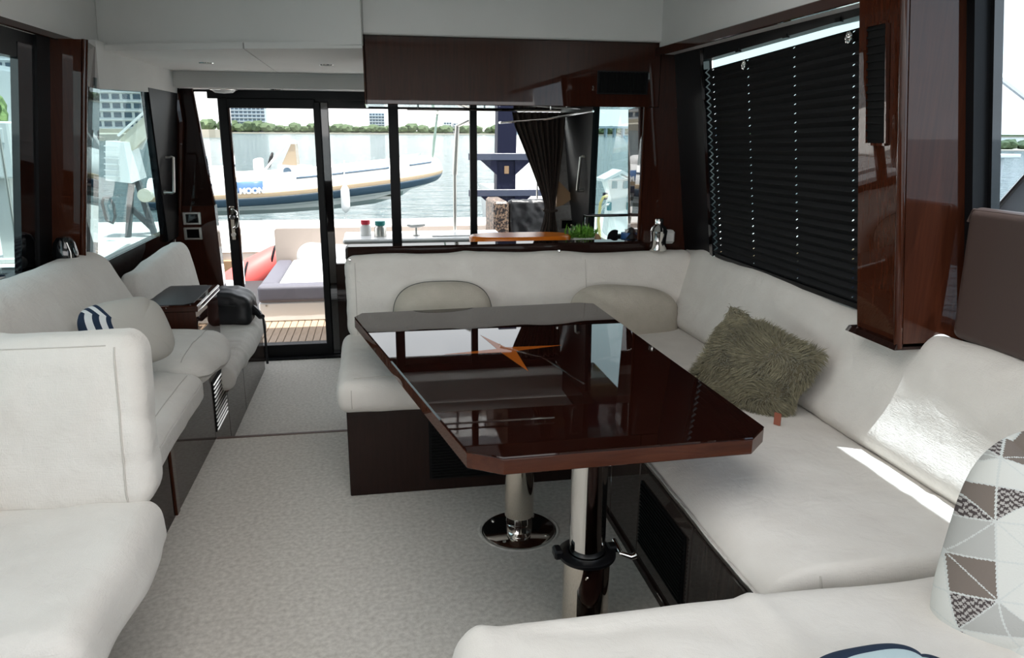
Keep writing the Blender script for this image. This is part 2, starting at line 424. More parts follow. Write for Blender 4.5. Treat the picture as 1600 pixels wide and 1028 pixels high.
def paint(o, UV, fn):
    me = o.data; at = me.attributes.new('print', 'FLOAT_COLOR', 'FACE'); c = []
    ix = np.empty(len(me.polygons) * 4, dtype=np.int32); me.polygons.foreach_get('vertices', ix)
    for u, v in UV[ix.reshape(-1, 4)].mean(1): c += [*fn(u, v), 1]
    at.data.foreach_set('color', c)
def weld(o):
    b = bmesh.new(); b.from_mesh(o.data); bmesh.ops.remove_doubles(b, verts=b.verts, dist=1e-5); b.to_mesh(o.data); b.free()
def piping(V, n, r, name, mt, parent, M=None):
    rim = [i for i in range(n + 1)] + [i * (n + 1) + n for i in range(1, n + 1)] + [n * (n + 1) + i for i in range(n - 1, -1, -1)] + [i * (n + 1) for i in range(n - 1, 0, -1)]
    pts = [V[i] for i in rim]; pts.append(pts[0])
    return MB().tube(pts, r, 6, False).build(name, mt, parent, True)
# ================================================================== THE SETTING
fl = MB().box((-1.75, -.5, -.06), (1.75, 3.87, 0)).build('floor', CARPET, kind='structure')
fl2 = MB().box((-1.6, 3.86, -.24), (1.7, 5.99, -.18)).build('floor', CARPET, kind='structure')
MB().box((-.86, 3.862, -.02), (-.158, 3.884, .004), .002).build('trim_1', TRIMB, kind='structure')
MB().box((-1.05, 5.86, -.18), (-.25, 5.92, -.165), .003).build('trim_2', BLACK, kind='structure')

XR = lambda z, x0=1.72: x0 - .127 * (z - .94)
XL = lambda z, x0=-1.60: x0 + .125 * (z - .94)
def leanR(mb, y0, y1, z0, z1, x0, th):
    return mb.hexa([(XR(z0, x0), y0, z0), (XR(z0, x0) + th, y0, z0), (XR(z0, x0) + th, y1, z0), (XR(z0, x0), y1, z0)],
                   [(XR(z1, x0), y0, z1), (XR(z1, x0) + th, y0, z1), (XR(z1, x0) + th, y1, z1), (XR(z1, x0), y1, z1)])
def leanL(mb, y0, y1, z0, z1, x0, th):
    return mb.hexa([(XL(z0, x0) - th, y0, z0), (XL(z0, x0), y0, z0), (XL(z0, x0), y1, z0), (XL(z0, x0) - th, y1, z0)],
                   [(XL(z1, x0) - th, y0, z1), (XL(z1, x0), y0, z1), (XL(z1, x0), y1, z1), (XL(z1, x0) - th, y1, z1)])

# right side of the saloon
leanR(MB(), -.4, 4.3, -.2, .90, 1.82, .08).build('wall_right', WOODD, kind='structure')
leanR(MB(), 2.03, 4.3, 1.97, 2.48, 1.74, .08).build('wall_right', VINYL, kind='structure')
MB().box((1.50, 2.0, 1.955), (1.78, 4.04, 1.975)).build('trim_3', VINYL, kind='structure')
MB().box((1.485, -.4, 1.945), (1.502, 4.04, 1.985), .003).build('trim_4', WOOD, kind='structure')
# blind window: frame members lean with the hull
w = struct('window_1', (1.7, 3.1, .94))
f = MB(); leanR(f, 3.68, 4.05, .90, 1.97, 1.72, .05); f.build('frame', BLACK, w)
f = MB(); leanR(f, 3.655, 3.69, .92, 1.95, 1.715, .03); f.build('frame', BLACKG, w)
f = MB(); f.hexa([(XR(1.9), 2.3, 1.935), (XR(1.9) + .05, 2.3, 1.935), (XR(1.9) + .05, 3.7, 1.895), (XR(1.9), 3.7, 1.895)],
                 [(XR(1.97), 2.3, 1.985), (XR(1.97) + .05, 2.3, 1.985), (XR(1.97) + .05, 3.7, 1.97), (XR(1.97), 3.7, 1.97)]); f.build('frame', BLACK, w)
f = MB(); leanR(f, 2.2, 2.425, .90, 1.97, 1.752, .03); f.build('frame', BLACK, w)
f = MB(); leanR(f, 2.2, 3.7, .875, .93, 1.755, .08); f.build('sill', WOODR, w)
f = MB(); leanR(f, 2.2, 3.68, .93, 1.96, 1.775, .008); f.build('pane', GLASS, w)
# forward window
w = struct('window_2', (1.8, 1.2, .95))
XF = lambda z: 1.75 - .167 * (z - 1.38)
def leanF(mb, y0, y1, z0, z1, d0, d1):
    return mb.hexa([(XF(z0) + d0, y0, z0), (XF(z0) + d1, y0, z0), (XF(z0) + d1, y1, z0), (XF(z0) + d0, y1, z0)], [(XF(z1) + d0, y0, z1), (XF(z1) + d1, y0, z1), (XF(z1) + d1, y1, z1), (XF(z1) + d0, y1, z1)])
leanF(MB(), 2.0, 2.06, .88, 2.2, 0, .05).build('frame', BLACK, w)
leanF(MB(), 1.985, 2.06, .88, 2.2, .05, .08).build('frame', BLACKG, w)
leanF(MB(), -.4, 2.0, .93, 2.06, .088, .096).build('pane', GLASSF, w)
leanF(MB(), -.4, 2.03, 2.05, 2.26, .04, .11).build('frame', BLACK, w)
leanF(MB(), -.4, 2.03, .86, .94, .04, .11).build('sill', BLACK, w)
# right column between the two windows
w = struct('pillar_right', (1.6, 2.2, .92))
def col4(x0b, x1b, x0t, x1t, y0, y1, z0, z1, c=0):
    return ([(x0b, y0, z0), (x1b, y0, z0), (x1b, y1, z0), (x0b, y1, z0)], [(x0t, y0, z1), (x1t, y0, z1), (x1t, y1, z1), (x0t, y1, z1)])
MB().hexa([(1.615, 2.05, .915), (1.82, 2.05, .915), (1.82, 2.27, .915), (1.615, 2.27, .915)],
          [(1.478, 2.05, 1.98), (1.65, 2.05, 1.98), (1.65, 2.265, 1.98), (1.478, 2.265, 1.98)]).build('panel', WOODR, w)
MB().hexa([(1.613, 2.03, .905), (1.828, 2.03, .905), (1.828, 2.05, .905), (1.613, 2.05, .905)],
          [(1.476, 2.03, 1.98), (1.65, 2.03, 1.98), (1.65, 2.05, 1.98), (1.476, 2.05, 1.98)]).build('panel', WOODR, w)
MB().tube([(1.603, 2.04, .90), (1.465, 2.04, 1.985)], .013, 12).build('edge_moulding', WOODR, w, True)
MB().hexa([(1.585, 2.03, .895), (1.79, 2.03, .895), (1.79, 2.29, .895), (1.585, 2.29, .895)],
          [(1.59, 2.03, .915), (1.79, 2.03, .915), (1.79, 2.28, .915), (1.59, 2.28, .915)]).build('foot_moulding', WOODD, w)
# air grille on the column's inboard face
XC = lambda z: 1.615 - .1287 * (z - .915) - .002
g = thing('air_grille', 'tall black air grille with horizontal slats in the glossy wooden column', 'grille', (1.54, 2.18, 1.55))
f = MB(); a, b_, z0, z1 = 2.125, 2.215, 1.525, 1.865
def cplate(mb, y0, y1, za, zb, d0, d1):
    return mb.hexa([(XC(za) - d0, y0, za), (XC(za) - d1, y0, za), (XC(za) - d1, y1, za), (XC(za) - d0, y1, za)],
                   [(XC(zb) - d0, y0, zb), (XC(zb) - d1, y0, zb), (XC(zb) - d1, y1, zb), (XC(zb) - d0, y1, zb)])
cplate(MB(), a, b_, z0, z1, .0, .003).build('backing', BLACKM, g)
f = MB()
cplate(f, a - .008, a, z0, z1, 0, .009); cplate(f, b_, b_ + .012, z0, z1, 0, .009); cplate(f, a, b_, z0 - .008, z0, 0, .008); cplate(f, a, b_, z1, z1 + .008, 0, .008)
f.build('frame', WOODR, g)
for k in range(15):
    z = z0 + .013 + k * .0225
    cplate(MB(), a, b_, z, z + .006, .002, .008).build('slat', BLACKM, g)

# headliner: side soffits, forward face, upper ceiling, lower aft ceiling in two panels, beam
c = struct('ceiling', (0, 2, 2.4))
MB().box((1.50, -.4, 1.97), (1.56, 4.02, 2.47), .008).build('panel', VINYL, c)
MB().hexa([(-1.43, -.4, 1.965), (-1.37, -.4, 1.965), (-1.37, 4.43, 1.965), (-1.43, 4.43, 1.965)],
          [(-1.41, -.4, 2.47), (-1.34, -.4, 2.47), (-1.34, 4.43, 2.47), (-1.41, 4.43, 2.47)]).build('panel', VINYL, c)
MB().hexa([(-1.368, 4.42, 1.955), (-.036, 3.925, 1.955), (-.03, 3.98, 1.955), (-1.36, 4.48, 1.955)],
          [(-1.335, 4.40, 2.47), (-.036, 3.90, 2.47), (-.03, 3.98, 2.47), (-1.33, 4.48, 2.47)]).build('panel', VINYL, c)
MB().box((-.032, 3.99, 2.012), (1.51, 4.06, 2.47), .006).build('panel', VINYL, c)
for lo, hi in (((-1.45, -.4, 2.46), (-.85, 4.5, 2.50)), ((.95, -.4, 2.46), (1.6, 4.5, 2.50)), ((-.85, -.4, 2.46), (.95, .2, 2.50)), ((-.85, 2.5, 2.46), (.95, 4.5, 2.50))): MB().box(lo, hi).build('panel', VINYL, c)
MB().prism([(-1.40, 4.40), (-.61, 4.10), (-.635, 5.72), (-1.40, 5.72)], 1.94, 1.97).build('panel', VINYL, c)
MB().prism([(-.604, 4.10), (-.034, 3.94), (-.034, 5.72), (-.629, 5.72)], 1.94, 1.97).build('panel', VINYL, c)
MB().box((-1.33, 5.70, 1.835), (1.6, 5.98, 2.03), .006).build('beam', VINYL, c)
MB().hexa([(-1.31, 5.96, 1.82), (1.5, 5.96, 1.82), (1.5, 6.0, 1.82), (-1.31, 6.0, 1.82)], [(-1.31, 5.96, 1.86), (1.5, 5.96, 1.86), (1.5, 6.0, 1.86), (-1.31, 6.0, 1.86)]).build('beam', BLACK, c)
MB().box((-1.75, -.55, -.2), (1.75, -.45, .80)).build('wall_front', WOODD, kind='structure')
MB().box((-1.75, -.55, 1.88), (1.75, -.45, 2.5)).build('wall_front', VINYL, kind='structure')
sx0, sx1, sy0, sy1 = -.85, .95, .2, 2.5
for lo, hi in (((-1.9, -.55, 2.5), (sx0, 6.25, 2.56)), ((sx1, -.55, 2.5), (1.80, 6.25, 2.56)), ((sx0, -.55, 2.5), (sx1, sy0, 2.56)), ((sx0, sy1, 2.5), (sx1, 6.25, 2.56))): MB().box(lo, hi).build('roof', WHITE, kind='structure')
w = struct('added_skylight', (0, 1.3, 2.5))  # unseen roof light, added to brighten the saloon from above
MB().add([(sx0, sy0, 2.52), (sx1, sy0, 2.52), (sx1, sy1, 2.52), (sx0, sy1, 2.52)], [(0, 1, 2, 3)]).build('pane', SKYL, w)
MB().box((sx0 - .03, sy0 - .03, 2.455), (sx0, sy1 + .03, 2.5)).build('frame', VINYL, w)
MB().box((sx1, sy0 - .03, 2.455), (sx1 + .03, sy1 + .03, 2.5)).build('frame', VINYL, w)
MB().box((-.05, 4.065, 2.02), (1.75, 5.69, 2.45)).build('ceiling', VINYL, kind='structure')
MB().box((-1.75, 4.50, 1.98), (-.06, 6.2, 2.45)).build('ceiling', VINYL, kind='structure')

# left side of the saloon
leanL(MB(), -.4, 4.4, -.2, .9, -1.56, .08).build('wall_left', WOODD, kind='structure')
leanL(MB(), -.4, 4.4, 1.93, 2.48, -1.62, .08).build('wall_left', VINYL, kind='structure')
MB().box((-1.66, -.4, 1.945), (-1.385, 3.95, 1.962)).build('trim_5', VINYL, kind='structure')
MB().box((-1.387, -.4, 1.938), (-1.37, 4.42, 1.968), .003).build('trim_6', WOOD, kind='structure')
MB().box((-1.85, 1.0, .885), (-1.43, 3.92, .915), .004).build('trim_7', WOODD, kind='structure')   # ledge under the window
w = struct('window_3', (-1.6, 2.8, .9))
f = MB(); leanL(f, 3.60, 3.76, .91, 1.90, -1.54, .03); f.build('frame', BLACKG, w)
f = MB(); leanL(f, 3.76, 3.93, .91, 1.945, -1.53, .06); f.build('frame', BLACK, w)
f = MB(); leanL(f, .8, 3.94, 1.84, 1.95, -1.545, .05); f.build('frame', BLACK, w)
f = MB(); leanL(f, .8, 3.94, .90, .94, -1.545, .05); f.build('sill', BLACK, w)
f = MB(); leanL(f, .8, 3.70, .92, 1.90, -1.575, .008); f.build('pane', GLASS, w)
w = struct('pillar_left', (-1.45, 4.1, .9))
MB().hexa([(-1.60, 3.90, .90), (-1.405, 3.90, .90), (-1.50, 4.42, .90), (-1.62, 4.42, .90)],
          [(-1.48, 3.90, 1.945), (-1.265, 3.90, 1.945), (-1.362, 4.42, 1.945), (-1.5, 4.42, 1.945)]).build('panel', WOODR, w)
MB().tube([(-1.402, 3.905, .90), (-1.262, 3.905, 1.945)], .014, 12).build('edge_moulding', WOODR, w, True)
# aft quarter window, left
leanL(MB(), 4.40, 5.98, -.2, .86, -1.44, .06).build('wall_left', WOODD, kind='structure')
f = MB(); f.hexa([(-1.41, 4.25, 1.75), (-1.335, 4.25, 1.75), (-1.325, 5.98, 1.80), (-1.41, 5.98, 1.80)],
                 [(-1.41, 4.25, 1.98), (-1.325, 4.25, 1.98), (-1.31, 5.98, 1.98), (-1.41, 5.98, 1.98)]); f.build('wall_left', VINYL, kind='structure')
w = struct('window_4', (-1.4, 4.9, .86))
f = MB(); f.hexa([(-1.465, 4.2, .86), (-1.457, 4.2, .86), (-1.457, 5.7, .86), (-1.465, 5.7, .86)], [(-1.348, 4.2, 1.80), (-1.34, 4.2, 1.80), (-1.34, 5.7, 1.80), (-1.348, 5.7, 1.80)]); f.build('pane', GLASS, w)
f = MB(); f.hexa([(-1.47, 5.58, .80), (-1.43, 5.58, .80), (-1.43, 5.95, .80), (-1.47, 5.95, .80)], [(-1.36, 5.10, 1.80), (-1.325, 5.10, 1.80), (-1.325, 5.95, 1.80), (-1.36, 5.95, 1.80)]); f.build('frame', BLACK, w)
f = MB(); f.hexa([(-1.475, 5.565, .80), (-1.435, 5.565, .80), (-1.435, 5.60, .80), (-1.475, 5.60, .80)], [(-1.37, 5.085, 1.80), (-1.33, 5.085, 1.80), (-1.33, 5.115, 1.80), (-1.37, 5.115, 1.80)]); f.build('frame', BLACKG, w)
# aft corner post, left, with the slanted inner edge
w = struct('pillar_aft_left', (-1.3, 5.9, -.18))
MB().hexa([(-1.46, 5.86, -.18), (-1.13, 5.86, -.18), (-1.13, 5.95, -.18), (-1.46, 5.95, -.18)], [(-1.45, 5.86, 1.02), (-1.16, 5.86, 1.02), (-1.16, 5.95, 1.02), (-1.45, 5.95, 1.02)]).build('panel', WOOD, w)
MB().hexa([(-1.45, 5.87, 1.02), (-1.165, 5.87, 1.02), (-1.165, 5.95, 1.02), (-1.45, 5.95, 1.02)], [(-1.35, 5.87, 1.835), (-1.245, 5.87, 1.835), (-1.245, 5.95, 1.835), (-1.35, 5.95, 1.835)]).build('panel', WOODD, w)
MB().tube([(-1.163, 5.865, 1.02), (-1.24, 5.865, 1.835)], .008, 8).build('edge_moulding', WOOD, w, True)
MB().tube([(-1.345, 5.83, 1.835), (-1.33, 5.83, 1.60), (-1.40, 5.84, .95)], [.03, .028, .012], 8).build('edge_moulding', WOOD, w, True)

# aft bulkhead: sliding door, fixed lights
w = struct('door_1', (-.7, 5.95, -.18))
Y0, Y1 = 5.93, 5.97
MB().box((-1.09, Y0, -.17), (-1.022, Y1, 1.78), .006).build('door_stile', BLACK, w)
MB().box((-1.022, Y0 - .004, -.10), (-1.008, Y1, 1.71), .002).build('door_seal', WOOD, w)
MB().box((-.425, Y0, -.17), (-.375, Y1, 1.76), .006).build('door_stile', BLACK, w)
MB().box((-.378, Y0 + .03, -.17), (-.318, Y1 + .03, 1.76), .006).build('door_stile', BLACKG, w)
MB().box((-1.03, Y0, 1.71), (-.41, Y1, 1.78), .006).build('door_rail', BLACK, w)
MB().box((-1.03, Y0, -.17), (-.41, Y1, -.075), .006).build('door_rail', BLACK, w)
MB().box((-1.02, 5.948, -.09), (-.42, 5.954, 1.72)).build('pane', GLASSC, w)
MB().box((-1.16, 5.95, 1.775), (1.45, 6.0, 1.84)).build('frame', BLACK, w)
MB().box((-.43, 5.965, 1.715), (1.45, 6.0, 1.78)).build('frame', BLACK, w)
MB().box((-1.2, 5.93, -.20), (-.25, 6.03, -.16), .004).build('threshold', BLACK, w)
h = MB().box((-1.072, 5.912, .755), (-1.032, 5.932, 1.01), .008).build('door_handle', STEEL, w)
MB().tube([(-1.05, 5.915, .985), (-1.035, 5.88, .99), (-1.012, 5.865, .97), (-1.005, 5.865, .92), (-1.018, 5.87, .865), (-1.045, 5.90, .85)], .009, 8).build('grip', CHROME, h, True)
MB().lathe([(0.0, -.012), (.017, -.012), (.017, .0)], (-1.052, 5.914, .80), 14, 'y').build('lock_cylinder', CHROME, h, True)
MB().lathe([(0.0, -.018), (.014, -.018), (.022, .0)], (-1.052, 5.914, .93), 14, 'y').build('lock_cylinder', BLACKG, h, True)
w = struct('window_5', (.5, 5.95, .7))
MB().box((-.32, 5.958, .55), (.125, 5.964, 1.78)).build('pane', GLASSC, w)
MB().box((.185, 5.958, .55), (.735, 5.964, 1.78)).build('pane', GLASSC, w)
MB().box((.785, 5.958, .55), (1.48, 5.964, 1.78)).build('pane', GLASSC, w)
MB().box((.118, 5.93, .5), (.192, 5.98, 1.80), .005).build('mullion', BLACK, w)
MB().box((.732, 5.93, .5), (.786, 5.98, 1.80), .005).build('mullion', BLACK, w)
MB().box((-.32, 5.92, -.18), (1.6, 5.98, .56)).build('wall_aft', WOODD, kind='structure')
MB().box((-1.17, 5.955, -.18), (-1.085, 5.961, 1.80)).build('pane', GLASSC, w)
# aft corner, right: wooden post, grey panel
w = struct('pillar_aft_right', (1.5, 5.9, -.18))
MB().box((1.37, 5.86, .5), (1.62, 5.95, 1.0), .004).build('panel', GREYP, w)
MB().hexa([(1.40, 5.88, 1.0), (1.56, 5.88, 1.0), (1.56, 5.95, 1.0), (1.40, 5.95, 1.0)], [(1.46, 5.88, 1.84), (1.50, 5.88, 1.84), (1.50, 5.95, 1.84), (1.46, 5.95, 1.84)]).build('panel', GREYP, w)
MB().hexa([(1.545, 5.84, .7), (1.63, 5.84, .7), (1.63, 5.95, .7), (1.545, 5.95, .7)], [(1.485, 5.84, 1.84), (1.57, 5.84, 1.84), (1.57, 5.95, 1.84), (1.485, 5.95, 1.84)]).build('panel', WOODR, w)
# quarter window, right, and its black aft frame
f = MB(); f.hexa([(1.58, 4.2, -.2), (1.64, 4.2, -.2), (1.64, 5.98, -.2), (1.58, 5.98, -.2)], [(1.565, 4.2, .80), (1.64, 4.2, .80), (1.64, 5.98, .80), (1.565, 5.98, .80)]); f.build('wall_right', WOODD, kind='structure')
MB().box((1.44, 4.63, 1.74), (1.7, 5.68, 1.96)).build('wall_right', WOODD, kind='structure')
w = struct('window_6', (1.5, 4.8, .8))
f = MB(); f.hexa([(1.57, 4.2, .78), (1.578, 4.2, .78), (1.578, 5.5, .78), (1.57, 5.5, .78)], [(1.45, 4.2, 1.76), (1.458, 4.2, 1.76), (1.458, 5.5, 1.76), (1.45, 5.5, 1.76)]); f.build('pane', GLASS, w)
f = MB(); f.hexa([(1.55, 5.46, .70), (1.60, 5.46, .70), (1.60, 5.95, .70), (1.55, 5.95, .70)], [(1.435, 5.0, 1.78), (1.48, 5.0, 1.78), (1.48, 5.95, 1.78), (1.435, 5.95, 1.78)]); f.build('frame', BLACK, w)
# raised partition behind the dinette, its dark fiddle rail, and the panel beside it
MB().box((-.165, 3.962, -.18), (1.56, 4.05, .90), .004).build('wall_aft', WOODD, kind='structure')
w = struct('trim_8', (.6, 4.05, .9))
MB().prism([(-.165, 3.99), (-.15, 3.965), (1.46, 3.965), (1.46, 4.09), (-.15, 4.09), (-.165, 4.065)], .895, .972, .012).build('fiddle_rail', WOODD, w, 35)
MB().hexa([(1.445, 4.04, .88), (1.80, 4.04, .88), (1.80, 4.26, .88), (1.46, 4.26, .88)], [(1.44, 4.04, 1.70), (1.68, 4.04, 1.68), (1.68, 4.30, 1.68), (1.44, 4.30, 1.68)]).build('wall_right', WOOD, kind='structure')
MB().box((1.436, 4.03, .97), (1.452, 4.045, 1.69), .003).build('trim_9', WOODR, kind='structure')
# ================================================================== FITTINGS
g = thing('overhead_cabinet', 'long glossy mahogany overhead cabinet hung above the galley', 'cabinet', (.8, 4.25, 1.68))
MB().box((-.03, 4.03, 1.685), (1.52, 4.05, 2.013), .003).build('front_panel', WOOD, g)
MB().hexa([(1.52, 4.03, 1.685), (1.66, 4.03, 1.685), (1.66, 4.05, 1.685), (1.52, 4.05, 1.685)], [(1.52, 4.03, 2.013), (1.63, 4.03, 2.013), (1.63, 4.05, 2.013), (1.52, 4.05, 2.013)]).build('front_panel', WOOD, g)
MB().box((-.034, 4.03, 1.683), (-.018, 4.62, 2.013), .004).build('end_panel', WOODR, g)
MB().box((-.03, 4.05, 1.69), (1.62, 4.6, 1.70)).build('bottom_panel', BLACKG, g)
MB().box((-.03, 4.6, 1.69), (1.62, 4.62, 2.0)).build('back_panel', WOOD, g)
v = thing('cabinet_vent', 'black vent of upright slats set in the overhead cabinet front', 'vent', (1.31, 4.03, 1.8))
MB().box((1.178, 4.0285, 1.755), (1.445, 4.032, 1.862)).build('backing', BLACKM, v)
f = MB()
for lo, hi in (((1.172, 4.023, 1.75), (1.451, 4.031, 1.757)), ((1.172, 4.023, 1.86), (1.451, 4.031, 1.867)), ((1.172, 4.023, 1.757), (1.179, 4.031, 1.86)), ((1.444, 4.023, 1.757), (1.451, 4.031, 1.86))): f.box(lo, hi)
f.build('frame', BLACK, v)
for k in range(13):
    x = 1.19 + k * .0196
    MB().box((x, 4.022, 1.757), (x + .006, 4.029, 1.86), .001).build('slat', BLACKM, v)
g = thing('galley_rail', 'bright chrome rail fixed under the overhead cabinet', 'rail', (.5, 4.2, 1.68))
MB().tube([(.19, 4.36, 1.672), (1.06, 4.36, 1.672)], .007, 8).build('bar', CHROME, g, True)
for x in (.25, .62, 1.0): MB().tube([(x, 4.36, 1.672), (x, 4.36, 1.69)], .005, 8).build('bracket', CHROME, g, True)
g = thing('curtain_rod', 'thin chrome curtain rod above the tied brown curtain', 'rod', (1.2, 5.5, 1.6))
MB().tube([(.96, 5.83, 1.622), (1.25, 5.60, 1.645), (1.44, 5.02, 1.69)], .008, 8).build('bar', CHROME, g, True)
MB().tube([(.96, 5.83, 1.622), (.96, 5.93, 1.622)], .009, 8).build('bracket', CHROME, g, True)

# grab handles on the quarter window frames
def grab(label, x, s, ya, yb, za, zb):
    pts = [(x, ya, za), (x + s * .05, ya, za + .004), (x + s * .06, ya + .01, za), (x + s * .06, yb - .01, zb), (x + s * .05, yb, zb - .004), (x, yb, zb)]
    g = thing('grab_handle', label, 'handle', (x, ya, (za + zb) / 2))
    MB().tube(pts, .010, 10).build('bar', SATIN, g, True)
    for p in (pts[0], pts[-1]): MB().lathe([(.014, -.004), (.014, .006)], p, 14, 'x').build('foot', SATIN, g, True)
    return g
grab('satin grab handle on the black frame beside the left quarter window', -1.385, 1, 5.50, 5.44, 1.375, 1.15)
grab('satin grab handle on the black frame beside the right quarter window', 1.51, -1, 5.33, 5.42, 1.385, 1.145)

# switch plates
def switch(label, x0, z0, y, w_=.125, h_=.09):
    g = thing('switch_plate', label, 'switch', (x0 + w_ / 2, y, z0 + h_ / 2))
    f = MB(); t = .020
    f.box((x0, y - .012, z0), (x0 + t, y, z0 + h_), .003); f.box((x0 + w_ - t, y - .012, z0), (x0 + w_, y, z0 + h_), .003)
    f.box((x0 + t, y - .010, z0), (x0 + w_ - t, y, z0 + .014), .002); f.box((x0 + t, y - .010, z0 + h_ - .014), (x0 + w_ - t, y, z0 + h_), .002)
    f.build('frame', SATIN, g)
    MB().box((x0 + t, y - .007, z0 + .014), (x0 + w_ - t, y, z0 + h_ - .014), .002).build('rocker', BLACKG, g)
switch('upper silver framed switch on the left door post', -1.385, .885, 5.86)
switch('lower silver framed switch on the left door post', -1.388, .775, 5.86)
switch('pale framed switch beside the green plant', 1.43, .80, 5.86)

# ceiling spot lights
def spot(label, x, y, z):
    g = thing('ceiling_light', label, 'light', (x, y, z))
    MB().lathe([(.030, -.004), (.040, -.004), (.043, .0), (.030, .0)], (x, y, z), 24).build('ring', CHROME, g, True)
    MB().lathe([(.0, -.001), (.03, -.001), (.03, .002)], (x, y, z), 20).build('lens', SATIN, g, True)
spot('chrome spot light in the left aft ceiling panel', -.96, 4.99, 1.94)
spot('chrome spot light in the right aft ceiling panel', -.26, 4.95, 1.94)
spot('small chrome spot light under the beam over the door', -.66, 5.80, 1.835)
g = thing('dome_lamp', 'round white dome lamp under the beam near the left post', 'lamp', (-1.02, 5.83, 1.835))
MB().lathe([(.0, -.032), (.06, -.026), (.085, -.008), (.088, .0)], (-1.02, 5.83, 1.835), 28).build('shade', WHITEM, g, True)
MB().lathe([(.088, -.010), (.094, -.006), (.094, .0)], (-1.02, 5.83, 1.835), 28).build('rim', SATIN, g, True)

# ------------------------------------------------------------------ pleated blind with cord holes
bl = thing('pleated_blind', 'black pleated blind drawn down over the right saloon window', 'blind', (1.7, 3.06, .94))
ylo, yhi = 2.40, 3.645
hol = [3.585, 3.235, 2.855, 2.475]
ys = sorted([ylo, yhi] + [h - .0035 for h in hol] + [h + .0035 for h in hol] + list(np.linspace(2.52, 3.54, 8)))
NP = 27; V = []; F = []
ztop = lambda y: 1.856 + (3.645 - y) * .036
for k in range(NP):
    for j, t in enumerate((0, .5, .60, .75, 1.0)):
        for y in ys:
            zz = .945 + (ztop(y) - .945) * (k + t) / NP
            xo = -.010 + .020 * (abs(2 * t - 1))        # zigzag: fold towards the room at mid pleat
            V.append((XR(zz, 1.735) + xo, y, zz))
ny = len(ys)
for r in range(NP * 5 - 1):
    k, j = divmod(r, 5)
    if j == 4: 
        pass
    for i in range(ny - 1):
        if j == 2 and any(abs((ys[i] + ys[i + 1]) / 2 - h) < .002 for h in hol): continue
        F.append((r * ny + i, r * ny + i + 1, (r + 1) * ny + i + 1, (r + 1) * ny + i))
link('pleated_cloth', V, F, BLIND, bl, False, recalc=False)
for y in (3.235, 2.475):
    z = ztop(y) - .03; x = XR(z, 1.735) - .02
    q = MB()
    for k in range(7):
        a = k * math.pi * 2 / 7; q.lathe([(.002, -.007), (.008, -.004), (.009, .003), (.003, .006)], (x, y + .013 * math.cos(a), z + .013 * math.sin(a)), 8, 'x')
    q.lathe([(.002, -.01), (.008, -.004), (.006, .006)], (x, y, z), 10, 'x')
    q.build('cord_rosette', CHROME, bl, True)
for y in (3.3, 2.9, 2.55):
    MB().box((XR(1.91) - .004, y - .015, ztop(y) + .03), (XR(1.91) + .01, y + .015, ztop(y) + .045)).build('clip', BLACK, bl)
f = MB(); f.hexa([(XR(.935, 1.735) - .012, ylo, .93), (XR(.935, 1.735) + .012, ylo, .93), (XR(.935, 1.735) + .012, yhi, .93), (XR(.935, 1.735) - .012, yhi, .93)],
                 [(XR(.95, 1.735) - .012, ylo, .95), (XR(.95, 1.735) + .012, ylo, .95), (XR(.95, 1.735) + .012, yhi, .95), (XR(.95, 1.735) - .012, yhi, .95)]); f.build('bottom_rail', BLACK, bl)

# ------------------------------------------------------------------ U-shaped dinette
ZB = .398
g = thing('dinette_base', 'dark mahogany cabinet base under the U shaped dinette', 'cabinet', (.9, 2.5, 0))
MB().box((-.157, 3.10, .0), (.93, 3.12, ZB), .003).build('aft_panel', WOODD, g)
MB().box((-.157, 3.12, .0), (-.14, 3.95, ZB), .003).build('end_panel', WOODD, g)
MB().box((.905, 2.72, .0), (.925, 3.10, ZB), .003).build('side_panel', WOODG, g)
MB().box((.905, 2.395, .0), (.925, 2.715, ZB), .003).build('side_panel', WOODG, g)
MB().box((.905, 1.93, .0), (.925, 2.39, ZB), .003).build('side_panel', WOODG, g)
MB().box((.905, .62, .0), (.925, 1.925, ZB), .003).build('side_panel', WOODG, g)
MB().box((.895, .8, .0), (.907, 3.10, .03), .002).build('toe_strip', WOODD, g)
MB().box((-.14, 3.12, ZB - .02), (1.62, 3.95, ZB)).build('deck_board', WOODD, g)
MB().box((.925, .6, ZB - .02), (1.62, 3.12, ZB)).build('deck_board', WOODD, g)
MB().box((.16, .50, .0), (.92, 1.30, ZB), .003).build('fore_panel', WOODD, g)
MB().box((.42, 1.30, .0), (.90, 1.70, .23), .004).build('added_plinth', WOODD, g)  # added out of sight so the near pedestal reflects something dark
MB().box((.44, 1.70, .0), (.90, 1.90, .10), .004).build('added_plinth', WOODD, g)  # lower step, added to carry that dark reflection down the sleeve
# grilles
gr = MB().box((.19, 3.094, .055), (.78, 3.101, .335)).build('grille', BLACKM, g)
for k in range(20):
    z = .062 + k * .0137
    MB().box((.20, 3.087, z), (.77, 3.095, z + .005)).build('slat', BLACKM, gr)
gr = MB().box((.900, 1.96, .10), (.906, 2.365, .345)).build('grille', BLACKM, g)
for k in range(17):
    z = .108 + k * .0138
    MB().box((.893, 1.97, z), (.901, 2.355, z + .005)).build('slat', BLACKM, gr)

